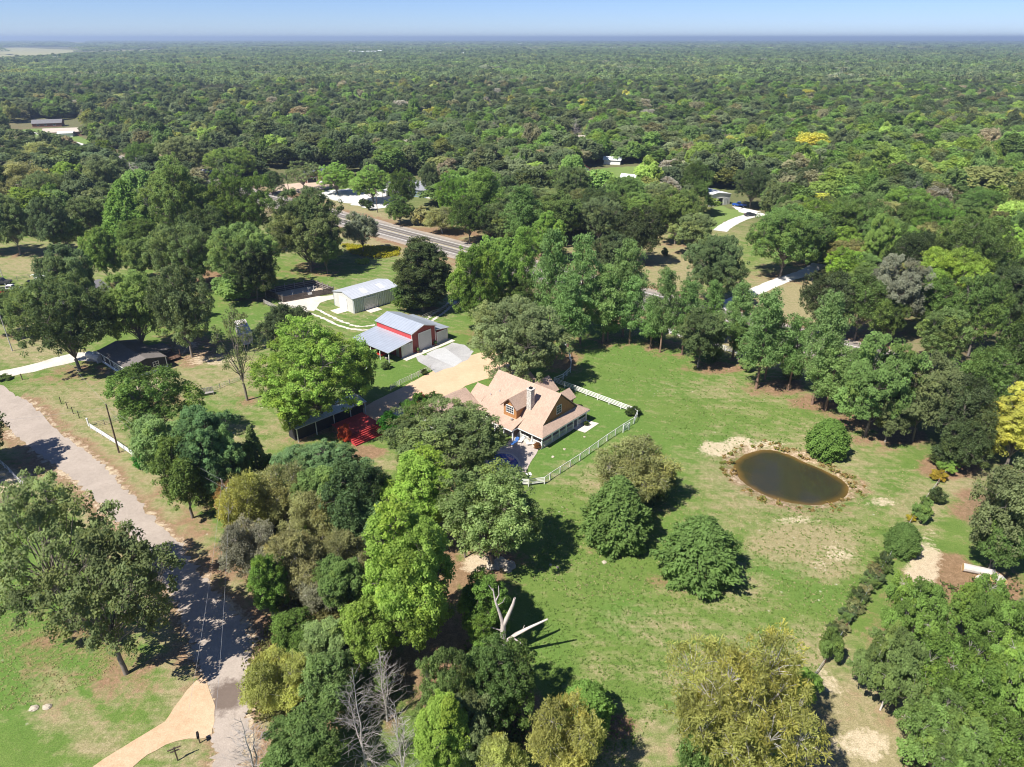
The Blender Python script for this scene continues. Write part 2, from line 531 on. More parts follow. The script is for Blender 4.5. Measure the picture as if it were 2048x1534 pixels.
def ragged(pts, amp, step=0.8):
    """world outline (closed) resampled finely and pushed in and out a little"""
    P = np.array(pts, float)
    out = []
    for i in range(len(P)):
        a, b_ = P[i], P[(i + 1) % len(P)]
        L = np.hypot(*(b_ - a)); k = max(1, int(L / step))
        for t in range(k):
            out.append(a + (b_ - a) * t / k)
    out = np.array(out)
    j = rng.normal(0, 1, out.shape)
    j = (j + np.roll(j, 1, 0) + np.roll(j, -1, 0)) / 1.7
    return out + j * amp

def sheet(name, pts_px, z, mat, amp=0.0, curve=0, parent=None, label=None):
    w = [G(u, v) for u, v in pts_px]
    P = spline(w, curve, True) if curve else np.array([(p.x, p.y) for p in w])
    if amp:
        P = ragged(P, amp)
    me = bpy.data.meshes.new(name)
    me.from_pydata([(p[0], p[1], z) for p in P], [], [tuple(range(len(P)))])
    me.update()
    if me.polygons[0].normal.z < 0:
        me.flip_normals()
    me.materials.append(mat)
    o = obj(name, me, parent)
    if parent is None:
        tag(o, label=label, kind='structure')
    return o

def ribbon(name, left, right, z, mat, n=80, amp=0.0, cols=4, parent=None, world=False, label=None):
    f = (lambda L: spline(L, n)) if world else (lambda L: spline([G(u, v) for u, v in L], n))
    A_, B_ = f(left), f(right)
    k = min(len(A_), len(B_))
    A_ = A_[np.linspace(0, len(A_) - 1, k).astype(int)]; B_ = B_[np.linspace(0, len(B_) - 1, k).astype(int)]
    if amp:
        ja = rng.normal(0, amp, k); jb = rng.normal(0, amp, k)
        d_ = B_ - A_; d_ /= np.linalg.norm(d_, axis=1)[:, None]
        A_ = A_ + d_ * ja[:, None]; B_ = B_ + d_ * jb[:, None]
    vs, fs = [], []
    for i in range(k):
        for c in range(cols + 1):
            t = c / cols
            p = A_[i] * (1 - t) + B_[i] * t
            vs.append((p[0], p[1], z))
    w = cols + 1
    for i in range(k - 1):
        for c in range(cols):
            fs.append((i * w + c, i * w + c + 1, (i + 1) * w + c + 1, (i + 1) * w + c))
    me = bpy.data.meshes.new(name); me.from_pydata(vs, [], fs); me.update()
    if me.polygons[0].normal.z < 0:
        me.flip_normals()
    me.materials.append(mat)
    o = obj(name, me, parent)
    if parent is None:
        tag(o, label=label, kind='structure')
    return o

def path_px(pts, width, world=False):
    """left and right edges of a path of given width in metres along pixel points"""
    P = np.array([(p[0], p[1]) for p in pts] if world else [tuple(G(u, v))[:2] for u, v in pts])
    T = np.gradient(P, axis=0); T /= np.linalg.norm(T, axis=1)[:, None]
    Nn = np.stack([-T[:, 1], T[:, 0]], 1)
    return [tuple(p) for p in P + Nn * width / 2], [tuple(p) for p in P - Nn * width / 2]

ps = G(455, 1392)
lane_mat = gravel('chip_seal', (0.285, 0.240, 0.200), (0.40, 0.338, 0.285), 1.0, ((ps.x, ps.y), 2.6, (0.10, 0.07, 0.055)))
LANE_EDGES = ([(-140, 690), (0, 835), (38, 876), (117, 937), (158, 967), (225, 1035), (285, 1100), (325, 1150), (355, 1210), (380, 1270), (400, 1330), (412, 1365), (420, 1400), (427, 1450), (425, 1534), (410, 1700)],
       [(-140, 650), (0, 768), (59, 806), (117, 864), (188, 914), (234, 961), (300, 1030), (360, 1090), (393, 1137), (425, 1175), (465, 1220), (495, 1265), (501, 1305), (502, 1350), (500, 1400), (497, 1450), (490, 1534), (478, 1700)])
ribbon('lane', LANE_EDGES[0], LANE_EDGES[1], 0.03, lane_mat, 260, 0.3, 6, label='pale chip sealed lane shaded by the oaks')
tan_gravel = gravel('tan_gravel', (0.40, 0.275, 0.165), (0.56, 0.405, 0.27), 1.0)
sheet('drive', [(412, 1352), (392, 1362), (372, 1382), (352, 1412), (330, 1442), (298, 1462), (265, 1482), (225, 1508), (190, 1532), (120, 1575), (190, 1585), (262, 1536), (295, 1510), (330, 1490), (352, 1482), (376, 1480), (404, 1476), (426, 1470), (430, 1440), (424, 1400)], 0.045, tan_gravel, 0.10, label='tan gravel drive turning off the lane')
court = gravel('pea_gravel', (0.47, 0.325, 0.205), (0.58, 0.42, 0.275), 0.8, grain=14)
sheet('drive', [(690, 842), (752, 800), (800, 778), (850, 750), (905, 722), (960, 705), (1010, 705), (1070, 715), (1050, 745), (1000, 752), (966, 760), (930, 772), (905, 790), (890, 800), (880, 815), (840, 832), (770, 836), (735, 850)], 0.03, court, 0.08, label='wide tan gravel court before the farmhouse')
concrete = gravel('concrete', (0.40, 0.37, 0.33), (0.53, 0.49, 0.44), 0.8, grain=10)
pale_conc = gravel('pale_concrete', (0.52, 0.46, 0.38), (0.64, 0.57, 0.48), 0.8, grain=10)
grey_gravel = gravel('grey_gravel', (0.26, 0.255, 0.25), (0.42, 0.41, 0.40), 1.3)
sheet('pavement', [(745, 848), (800, 820), (840, 800), (872, 806), (880, 818), (850, 842), (800, 862), (770, 868)], 0.045, concrete, 0.05, label='concrete apron beside the red deck')
sheet('pavement', [(827, 706), (850, 712), (905, 685), (928, 690), (948, 703), (932, 720), (905, 735), (872, 745), (835, 722)], 0.032, grey_gravel, 0.12, label='grey gravel apron before the red barn')
sheet('pavement', [(852, 708), (872, 698), (890, 695), (925, 722), (908, 734)], 0.045, gravel('smooth_concrete', (0.38, 0.38, 0.38), (0.47, 0.47, 0.465), 0.6), 0.03, label='smooth grey concrete slab before the barn door')
white_gravel = gravel('white_gravel', (0.44, 0.40, 0.34), (0.62, 0.57, 0.50), 1.2)
sheet('drive', [(600, 585), (640, 592), (672, 590), (680, 596), (655, 600), (640, 606), (634, 614), (628, 622), (600, 620), (575, 612), (555, 606)], 0.03, white_gravel, 0.15, label='pale gravel patch beside the wooden pen')
for a in ([(560, 604), (590, 616), (618, 625), (645, 636), (675, 650), (705, 658), (735, 660), (762, 655)], [(600, 610), (632, 618), (660, 632), (690, 645), (720, 653), (750, 650)],
          [(840, 648), (858, 634), (875, 622), (892, 610), (905, 600)], [(850, 652), (872, 636), (893, 621), (912, 603)]):
    L_, R_ = path_px(a, 0.75)
    ribbon('farm_track', L_, R_, 0.02, white_gravel, 60, 0.12, 2, world=True, label='wheel track of pale gravel in the grass')
sheet('drive', [(-60, 752), (0, 742), (60, 730), (110, 715), (150, 706), (190, 704), (215, 712), (205, 722), (160, 722), (110, 733), (60, 745), (0, 757), (-60, 770)], 0.03, white_gravel, 0.15, label='white gravel drive to the mobile home')
# highway, straight, with lines
hw_dir = (G(1600, 686) - G(560, 408)).normalized()
hw_c = G(1000, 521)
hw_n = Vector((-hw_dir.y, hw_dir.x, 0))
if hw_n.y < 0: hw_n = -hw_n
def hw(off, w, a=-420, b=240):
    p0, p1 = hw_c + hw_dir * a + hw_n * off, hw_c + hw_dir * b + hw_n * off
    pts = [tuple(p0.lerp(p1, t / 40))[:2] for t in range(41)]
    return path_px(pts, w, True)
asphalt = gravel('asphalt', (0.20, 0.178, 0.155), (0.275, 0.245, 0.215), 0.8)
tracks_m = gravel('worn_asphalt', (0.10, 0.09, 0.083), (0.15, 0.135, 0.123), 1.0)
shoulder = gravel('shoulder', (0.27, 0.225, 0.185), (0.36, 0.31, 0.26), 0.8)
white_line = gravel('road_paint', (0.62, 0.61, 0.58), (0.78, 0.77, 0.74), 1.0)
hwo = ribbon('highway', *hw(0, 12.6), 0.04, asphalt, 60, 0.03, 6, world=True, label='two lane highway crossing behind the farm')
ribbon('shoulder', *hw(0, 16.2), 0.02, shoulder, 120, 0.25, 4, parent=hwo, world=True)
for off, w, mt, nm in ((4.4, .22, white_line, 'edge_line'), (-4.4, .22, white_line, 'edge_line'), (0.28, .16, gravel('centre_paint', (.6, .48, .2), (.72, .6, .3)), 'centre_line'), (-0.28, .16, white_line, 'centre_line'),
                       (1.5, .9, tracks_m, 'wheel_track'), (3.1, .9, tracks_m, 'wheel_track'), (-1.5, .9, tracks_m, 'wheel_track'), (-3.1, .9, tracks_m, 'wheel_track')):
    ribbon(nm, *hw(off, w), 0.05 if 'track' in nm else 0.06, mt, 60, 0.04 if 'track' in nm else 0.0, 2, parent=hwo, world=True)
# side streets and lots beyond the highway
lot = gravel('chalk_gravel', (0.50, 0.475, 0.44), (0.66, 0.64, 0.60), 0.5)
sheet('parking_lot', [(632, 389), (660, 381), (700, 377), (745, 378), (785, 383), (800, 398), (783, 412), (745, 419), (705, 410), (665, 400)], 0.03, lot, 0.5, label='pale gravel parking lot beside the highway')
sheet('drive', [(540, 370), (600, 366), (660, 362), (690, 368), (650, 377), (600, 386), (560, 388), (545, 380)], 0.03, gravel('red_gravel', (0.40, 0.30, 0.22), (0.52, 0.41, 0.31), 0.5), 0.4, label='reddish gravel yard before the dark roofed house')
L_, R_ = path_px([(1380, 648), (1440, 615), (1490, 592), (1560, 562), (1610, 545), (1640, 528)], 4.2)
ribbon('drive', L_, R_, 0.03, lot, 60, 0.1, 2, world=True, label='straight pale drive running from the highway into the trees')
L_, R_ = path_px([(1440, 462), (1452, 452), (1475, 440), (1500, 432), (1530, 428)], 5.0)
ribbon('drive', L_, R_, 0.03, lot, 60, 0.1, 2, world=True, label='curving pale drive before the white workshop')
sheet('drive', [(1462, 412), (1490, 416), (1520, 424), (1500, 430), (1478, 424)], 0.036, lot, 0.3, label='gravel apron at the white workshop door')
L_, R_ = path_px([(-40, 405), (20, 407), (80, 405), (140, 398)], 4.0)
ribbon('drive', L_, R_, 0.03, white_gravel, 40, 0.1, 2, world=True, label='pale side road left of the highway')
L_, R_ = path_px([(225, 322), (250, 335), (300, 350), (360, 362), (430, 372)], 6.0)
ribbon('side_road', L_, R_, 0.03, grey_gravel, 40, 0.1, 2, world=True, label='grey side road among the trees')
L_, R_ = path_px([(30, 262), (80, 268), (130, 280), (180, 295)], 5.0)
ribbon('drive', L_, R_, 0.03, lot, 40, 0.1, 2, world=True, label='pale drive past the far left houses')
mown = gravel('mown_lawn', (0.105, 0.18, 0.035), (0.19, 0.24, 0.075), 0.2, grain=2)
hay = gravel('hay_field', (0.24, 0.24, 0.11), (0.36, 0.335, 0.18), 0.05, grain=0.4)
for nm, pts, mt, lb in (('lawn', [(20, 262), (70, 257), (130, 264), (190, 283), (192, 300), (150, 298), (100, 290), (60, 278)], mown, 'mown lawn before the far left houses'),
                    ('lawn', [(1168, 345), (1215, 335), (1290, 332), (1335, 340), (1330, 352), (1240, 356), (1180, 358)], mown, 'bright lawn in the woods clearing'),
                    ('lawn', [(1405, 425), (1440, 412), (1470, 420), (1500, 428), (1460, 440), (1430, 458), (1400, 462)], mown, 'mown grass before the white workshop'),
                    ('pasture', [(-20, 97), (40, 95), (100, 98), (160, 100), (140, 105), (60, 112), (-20, 108)], hay, 'pale hay field far off at left'),
                    ('pasture', [(165, 104), (230, 98), (300, 97), (345, 98), (300, 103), (240, 104), (185, 108)], hay, 'thin pale hay field below the horizon at left'),
                    ('pasture', [(-20, 112), (20, 108), (60, 115), (30, 121), (-20, 118)], hay, 'small pale field at the left edge'),
                    ('pasture', [(130, 84), (180, 83.5), (175, 86), (135, 86.5)], hay, 'faint strip of field near the horizon')):
    sheet(nm, pts, 0.025, mt, 0.5, label=lb)
# ================================================================== buildings
def striped(name, col, period=0.4, axis='X', depth=0.35, rough=0.5, metallic=0.2, amp=0.12):
    """sheet metal or lap siding: shallow ribs across one object axis"""
    m, nt, b = nmat(name)
    tc = N(nt, 'ShaderNodeTexCoord').outputs['Object']
    P_ = N(nt, 'ShaderNodeNewGeometry').outputs['Position']
    w = N(nt, 'ShaderNodeTexWave', wave_type='BANDS', bands_direction=axis)
    w.inputs['Scale'].default_value = 0.314 / period
    nt.links.new(tc, w.inputs['Vector'])
    f = ramp(nt, w.outputs['Fac'], [(0.0, 1 - depth), (0.35, 1.0)])
    n1 = noise(nt, 0.6, 5, 0.6, P_); n2 = noise(nt, 5, 4, 0.6, P_)
    c = ramp(nt, math_(nt, 'ADD', math_(nt, 'MULTIPLY', n1, .6), math_(nt, 'MULTIPLY', n2, .4)), [(.3, tuple(q * (1 - amp) for q in col)), (.7, tuple(min(1, q * (1 + amp)) for q in col))])
    nt.links.new(mixc(nt, 1.0, c, f, 'MULTIPLY'), b.inputs['Base Color'])
    b.inputs['Roughness'].default_value = rough; b.inputs['Metallic'].default_value = metallic
    bp = N(nt, 'ShaderNodeBump'); bp.inputs['Strength'].default_value = .5; bp.inputs['Distance'].default_value = .03
    nt.links.new(w.outputs['Fac'], bp.inputs['Height']); nt.links.new(bp.outputs[0], b.inputs['Normal'])
    return m

def shingle(name, col, amp=.22):
    m, nt, b = nmat(name)
    tc = N(nt, 'ShaderNodeTexCoord').outputs['Object']
    br = N(nt, 'ShaderNodeTexBrick')
    br.inputs['Scale'].default_value = 2.2; br.inputs['Mortar Size'].default_value = .012; br.inputs['Bias'].default_value = 0
    br.inputs['Color1'].default_value = (*[q * (1 - amp) for q in col], 1); br.inputs['Color2'].default_value = (*[min(1, q * (1 + amp)) for q in col], 1)
    br.inputs['Mortar'].default_value = (*[q * .6 for q in col], 1)
    nt.links.new(tc, br.inputs['Vector'])
    n1 = noise(nt, .5, 5, .6, tc); n2 = noise(nt, 6, 4, .6, tc)
    f = ramp(nt, math_(nt, 'ADD', math_(nt, 'MULTIPLY', n1, .6), math_(nt, 'MULTIPLY', n2, .4)), [(.3, .84), (.7, 1.14)])
    nt.links.new(mixc(nt, 1.0, br.outputs['Color'], f, 'MULTIPLY'), b.inputs['Base Color'])
    b.inputs['Roughness'].default_value = .9
    return m

WHITE = worn('white_paint', (.72, .71, .68), .6, .1)
GALV = striped('galvanised_roof', (.43, .47, .53), .9, 'Y', .14, .42, .35)
GALV_X = striped('galvanised_sheet', (.56, .58, .61), .9, 'X', .10, .45, .3)
SKYL = worn('skylight_panel', (.66, .68, .70), .4, .06)
RED = striped('red_siding', (.27, .040, .033), .28, 'Z', .30, .6, .0, .18)
REDP = striped('red_metal_siding', (.50, .060, .060), .5, 'Y', .15, .55, .1, .12)
REDDECK = worn('red_stain', (.44, .050, .050), .75, .22, .8, 6)
ROLLUP = striped('roller_door', (.60, .60, .60), .34, 'Z', .18, .5, .1, .06)
GLASS = worn('window_glass', (.02, .025, .035), .08, .3)
DARK = worn('dark_opening', (.012, .012, .012), .9, .2)
TANROOF = shingle('tan_shingle', (.40, .285, .215), .12)
CEDARW = striped('cedar_siding', (.40, .190, .070), .22, 'Z', .32, .75, 0, .2)
STONE = worn('pale_stone', (.50, .47, .42), .9, .35, 2.5, 5)
GREYROOF = shingle('grey_shingle', (.165, .160, .165), .12)
TAUPE = shingle('taupe_shingle', (.150, .132, .122), .14)
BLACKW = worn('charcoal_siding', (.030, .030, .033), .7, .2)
CREAM = worn('cream_wall', (.55, .50, .42), .8, .12)
BRICK = worn('brick_wall', (.26, .13, .09), .9, .3, 2, 9)
BLUEW = striped('blue_grey_siding', (.22, .29, .36), .25, 'Z', .2, .7, 0, .1)
DKWOOD = worn('weathered_fence_wood', (.095, .075, .065), .95, .4, .8, 5)
BRWOOD = worn('brown_wood', (.16, .095, .065), .9, .3, .8, 5)
GREYW = worn('grey_wood', (.30, .275, .25), .95, .3, .8, 5)
RUST = worn('rusty_white_metal', (.52, .48, .45), .7, .35, .7, 3)
LTWALL = striped('white_metal_wall', (.62, .60, .57), .5, 'X', .14, .55, .1)
SANDM = worn('arena_sand', (.42, .35, .26), .95, .15, .5, 5)

def slab_part(name, parent, mat, pts, t=.12):
    return MB().slab(pts, t).build(name, mat, parent)

def gable_wall(name, parent, mat, x0, x1, y0, y1, eave, apex, ridge='y'):
    """closed house body: walls with gable ends; the ridge runs along ridge"""
    mb = MB()
    if ridge == 'y':
        xm = (x0 + x1) / 2
        prof = [(x0, 0), (x1, 0), (x1, eave), (xm, apex), (x0, eave)]
        A = [(p[0], y0, p[1]) for p in prof]; B = [(p[0], y1, p[1]) for p in prof]
    else:
        ym = (y0 + y1) / 2
        prof = [(y0, 0), (y1, 0), (y1, eave), (ym, apex), (y0, eave)]
        A = [(x1, p[0], p[1]) for p in prof]; B = [(x0, p[0], p[1]) for p in prof]
    mb.poly(A); mb.poly(B[::-1])
    for k in range(5):
        j = (k + 1) % 5
        mb.poly([A[j], A[k], B[k], B[j]])
    return mb.build(name, mat, parent)

def gable_roof(parent, mat, x0, x1, y0, y1, eave, apex, ov=.45, ridge='y', t=.14, lift=.02):
    """two roof slopes as parts"""
    out = []
    if ridge == 'y':
        xm = (x0 + x1) / 2; sl = (apex - eave) / (xm - x0)
        for s, xe in ((-1, x0 - ov), (1, x1 + ov)):
            ze = eave - sl * ov + lift
            pts = [(xe, y0 - ov, ze), (xm, y0 - ov, apex + lift), (xm, y1 + ov, apex + lift), (xe, y1 + ov, ze)]
            if s < 0: pts = pts
            else: pts = pts[::-1]
            out.append(slab_part('roof_slope', parent, mat, [(p[0], p[1], p[2] + t) for p in pts], t))
    else:
        ym = (y0 + y1) / 2; sl = (apex - eave) / (ym - y0)
        for s, ye in ((-1, y0 - ov), (1, y1 + ov)):
            ze = eave - sl * ov + lift
            pts = [(x0 - ov, ye, ze), (x1 + ov, ye, ze), (x1 + ov, ym, apex + lift), (x0 - ov, ym, apex + lift)]
            if s > 0: pts = pts[::-1]
            out.append(slab_part('roof_slope', parent, mat, [(p[0], p[1], p[2] + t) for p in pts], t))
    return out

def window(parent, c, w, h, face, frame=WHITE, glass=GLASS, name='window', grid=(2, 2)):
    """window on a wall; face: '-y','+y','-x','+x' outward direction; pane proud by a few mm, frame bars over it"""
    d = .05
    ax = 'x' if face[1] == 'y' else 'y'
    sg = -1 if face[0] == '-' else 1
    def S(a, b, z, ww, hh, off, th):
        if ax == 'x': return (a, c[1] + sg * off, z), (ww, th, hh)
        return (c[0] + sg * off, a, z), (th, ww, hh)
    a0 = c[0] if ax == 'x' else c[1]
    cc, ss = S(a0, 0, c[2], w, h, .02, .04)
    g = bpart(name, parent, cc, ss, glass)
    def rel(nm, a, z, ww, hh):
        q, s2 = S(a0 + a, 0, c[2] + z, ww, hh, .03, .08)
        # child of the pane (which is scaled): undo its scale
        o = bpart(nm, g, ((q[0] - cc[0]) / ss[0], (q[1] - cc[1]) / ss[1], (q[2] - cc[2]) / ss[2]), (s2[0] / ss[0], s2[1] / ss[1], s2[2] / ss[2]), frame)
    fw = .1
    rel('frame', -w / 2, 0, fw, h + fw); rel('frame', w / 2, 0, fw, h + fw); rel('frame', 0, h / 2, w, fw); rel('sill', 0, -h / 2, w, fw)
    for i in range(1, grid[0]): rel('muntin', -w / 2 + w * i / grid[0], 0, .05, h)
    for i in range(1, grid[1]): rel('muntin', 0, -h / 2 + h * i / grid[1], w, .05)
    return g

def rollup(parent, c, w, h, face, mat=ROLLUP, n=8, name='roller_door'):
    """door of n slats with a trim frame; c = middle of the sill on the wall"""
    ax = 'x' if face[1] == 'y' else 'y'
    sg = -1 if face[0] == '-' else 1
    def place(a, z, ww, hh, off, th):
        if ax == 'x': return (c[0] + a, c[1] + sg * off, z), (ww, th, hh)
        return (c[0] + sg * off, c[1] + a, z), (th, ww, hh)
    q, s_ = place(0, h / 2, w, h, .02, .03)
    d = MB().box((0, 0, 0), s_).build(name, mat, parent, q)
    for i in range(n):
        z = h * (i + .5) / n
        q2, s2 = place(0, z, w - .04, h / n - .035, .055, .04)
        bpart('slat', d, (q2[0] - q[0], q2[1] - q[1], q2[2] - q[2]), s2, WHITE if mat is WHITE else mat)
    for a, z, ww, hh in ((-w / 2 - .08, h / 2, .16, h + .1), (w / 2 + .08, h / 2, .16, h + .1), (0, h + .09, w + .32, .18)):
        q2, s2 = place(a, z, ww, hh, .05, .10)
        bpart('trim', d, (q2[0] - q[0], q2[1] - q[1], q2[2] - q[2]), s2, WHITE)
    return d

# ------------------------------------------------------------------ farmhouse
def farmhouse():
    h = thing('farmhouse', 'tan shingled farmhouse with cedar dormer, stone chimney and white porch', 'house', (5.08, 99.62, 0), math.radians(48.4))
    MB().box((5.5, 7.9, .11), (12.4, 16.4, .24)).build('porch_floor', pale_conc, h)
    MB().box((5.9, 8.2, 1.55), (8.2, 13.4, 2.7)).build('wall', CREAM, h)
    # profile of the main roof: flat skirt, steep main pitch
    xr, zr = 5.9, 7.7
    def strip(nm, pts): return slab_part(nm, h, TANROOF, pts, .14)
    yE, yW = .75, 15.3
    strip('roof_slope', [(1.0, yE, 3.45), (xr, yE, zr), (xr, yW, zr), (1.0, yW, 3.45)])
    strip('roof_slope', [(xr, yE, zr), (10.8, yE, 3.45), (10.8, yW, 3.45), (xr, yW, zr)])
    # porch skirts: front (towards -x), wrapping round the east end, rear
    xe = -.85
    strip('porch_roof', [(xe, -.75, 2.5), (1.0, .75, 3.44), (1.0, 4.75, 3.44), (xe, 4.75, 2.5)])
    strip('porch_roof', [(-2.35, 4.752, 2.42), (1.0, 4.752, 3.45), (1.0, 9.2, 3.45), (-2.35, 9.2, 2.42)])
    strip('porch_roof', [(xe, 9.202, 2.5), (1.0, 9.202, 3.44), (1.0, 15.3, 3.44), (xe, 15.3, 2.5)])
    strip('porch_roof', [(xe + .003, -.752, 2.5), (12.6, -.752, 2.5), (10.8, .748, 3.44), (1.0, .748, 3.44)])
    strip('porch_roof', [(10.8, .75, 3.44), (12.6, -.75, 2.5), (12.6, 15.3, 2.5), (10.8, 15.3, 3.44)])
    # fascia under the eaves
    for p0, p1 in (((xe, -.75), (12.6, -.75)), ((xe, -.75), (xe, 4.75)), ((-2.35, 4.76), (-2.35, 9.2)), ((-2.35, 4.74), (xe, 4.74)), ((12.6, -.75), (12.6, 15.3))):
        zz_ = 2.30
        bar('fascia', h, (p0[0], p0[1], zz_), (p1[0], p1[1], zz_), .05, .2, WHITE)
    # cedar gable end
    MB().poly([(1.35, .95, 3.35), (10.45, .95, 3.35), (xr, .95, 7.4)]).build('gable', CEDARW, h)
    MB().poly([(1.35, 15.0, 3.35), (xr, 15.0, 7.4), (10.45, 15.0, 3.35)]).build('gable', CEDARW, h)
    window(h, (5.6, .95, 4.75), 1.25, 1.5, '-y', grid=(2, 3))
    # dormer
    dw = MB()
    prof = [(5.9, 3.0), (8.85, 3.0), (8.85, 5.35), (7.38, 6.75), (5.9, 5.35)]
    A = [(.15, p[0], p[1]) for p in prof]; B = [(4.2, p[0], p[1]) for p in prof]
    dw.poly(A[::-1]); dw.poly(B)
    for k in range(5):
        j = (k + 1) % 5; dw.poly([A[k], A[j], B[j], B[k]])
    dm = dw.build('dormer', CEDARW, h)
    for s_, ye in ((-1, 5.55), (1, 9.2)):
        pts = [(-.25, ye, 5.10), (5.1, ye, 5.10), (5.1, 7.38, 6.88), (-.25, 7.38, 6.88)]
        slab_part('roof_slope', dm, TANROOF, pts if s_ < 0 else pts[::-1], .12)
        bar('rake_board', dm, (-.27, ye, 5.04), (-.27, 7.38, 6.80), .05, .16, BRWOOD)
    window(dm, (.15, 7.38, 4.65), 1.7, 1.35, '-x', grid=(4, 3))
    # chimney of pale stone, course by course
    ch = thing_part('chimney', h)
    zc_ = 4.4
    rr_ = random.Random(4)
    while zc_ < 8.3:
        hh = .34
        s_ = 1.02 + rr_.uniform(-.05, .05)
        for dx, dy in ((-.25, -.25), (.25, -.25), (-.25, .25), (.25, .25)):
            bpart('stone', ch, (2.75 + dx, 4.95 + dy, zc_ + hh / 2), (s_ / 2 - .03, s_ / 2 - .03 + rr_.uniform(-.04, .02), hh - .03), STONE)
        zc_ += hh
    MB().box((2.75, 4.95, 6.3), (.9, .9, 3.9)).build('mortar', CREAM, ch)
    bpart('cap', ch, (2.75, 4.95, 8.42), (1.2, 1.2, .14), STONE)
    bpart('flue', ch, (2.75, 4.95, 8.6), (.5, .5, .3), DARK)
    # west wing and garage wing
    gable_wall('wing_wall', h, CREAM, .8, 5.6, 15.31, 17.9, 3.2, 4.9)
    gable_roof(h, TANROOF, .8, 5.6, 15.32, 17.6, 3.25, 5.0, .5)
    gable_wall('garage_wall', h, CREAM, -9.5, .1, 15.2, 21.6, 2.9, 4.8, 'x')
    gable_roof(h, TANROOF, -9.5, -.15, 15.2, 21.6, 2.95, 4.95, .5, 'x')
    for y_ in (16.9, 19.9): rollup(h, (-9.5, y_, 0), 2.5, 2.2, '-x', WHITE, 4, 'garage_door')
    # rear gables seen over the ridge
    for yc, x1, ap, hw2 in ((13.4, 12.4, 5.3, 2.0), (9.9, 13.6, 5.2, 2.2), (4.6, 13.0, 4.6, 1.3)):
        gable_wall('rear_gable', h, CEDARW, 8.2, x1, yc - hw2, yc + hw2, ap - hw2 * .85, ap - .1, 'x')
        gable_roof(h, TANROOF, 8.2, x1, yc - hw2, yc + hw2, ap - hw2 * .85, ap, .35, 'x')
    # porch posts, rails and balusters
    def rail(p0, p1):
        p0, p1 = Vector(p0), Vector(p1); L = (p1 - p0).length
        r = thing_part('railing', h)
        bar('top_rail', r, p0 + Vector((0, 0, 1.12)), p1 + Vector((0, 0, 1.12)), .09, .08, WHITE)
        bar('bottom_rail', r, p0 + Vector((0, 0, .36)), p1 + Vector((0, 0, .36)), .07, .07, WHITE)
        n = max(2, int(L / .27))
        for i in range(1, n):
            q = p0.lerp(p1, i / n)
            bpart('baluster', r, (q.x, q.y, .74), (.07, .07, .7), WHITE)
    xs_ = [-.35, 2.3, 4.3, 6.2, 8.3, 9.6, 12.1]
    for x_ in xs_: bpart('post', h, (x_, -.25, 1.25), (.2, .2, 2.3), WHITE)
    for a_, b_ in zip(xs_[:-1], xs_[1:]):
        if a_ != 8.3: rail((a_, -.25, 0), (b_, -.25, 0))
    ys_ = [1.9, 4.55, 7.0, 9.6, 12.4, 15.0]
    for y_ in ys_: bpart('post', h, (-.35, y_, 1.25), (.2, .2, 2.3), WHITE)
    rail((-.35, -.25, 0), (-.35, 1.9, 0)); rail((-.35, 2.6, 0), (-.35, 4.55, 0))
    for y_ in (4.9, 6.9, 9.0): bpart('post', h, (-1.95, y_, 1.2), (.2, .2, 2.2), WHITE)
    for y_ in (4.6, 9.6, 14.0): bpart('post', h, (12.1, y_, 1.25), (.2, .2, 2.3), WHITE)
    # windows and doors under the porch
    for x_ in (3.2, 5.4, 7.6): window(h, (x_, 1.5, 1.6), 1.3, 1.5, '-y')
    for y_ in (3.2, 6.2, 8.2, 11.2): window(h, (1.8, y_, 1.6), 1.5, 1.6, '-x')
    bpart('door', h, (9.1, 1.47, 1.25), (.95, .06, 2.05), worn('blue_door', (.10, .14, .18), .6, .1))
    bpart('door', h, (1.77, 4.9, 1.25), (.06, .95, 2.05), worn('blue_door', (.10, .14, .18), .6, .1))
    # vent pipes on the roof
    for x_, y_, z_ in ((3.0, 12.4, 5.4), (2.1, 13.8, 4.6), (2.2, 15.8, 4.1)): MB().tube((x_, y_, z_ - .3), (x_, y_, z_ + .25), .06, .06, 8).build('vent_pipe', GALV_X, h)
    MB().tube((-.4, 6.6, 2.9), (-.4, 6.6, 3.2), .03).lathe([(.02, 0), (.28, .08), (.30, .10)], (-.4, 6.55, 3.2), 10).build('satellite_dish', GREYW, h)
    return h

def thing_part(name, parent):
    o = obj(name, None, parent)
    o.empty_display_size = .2
    return o
farmhouse()

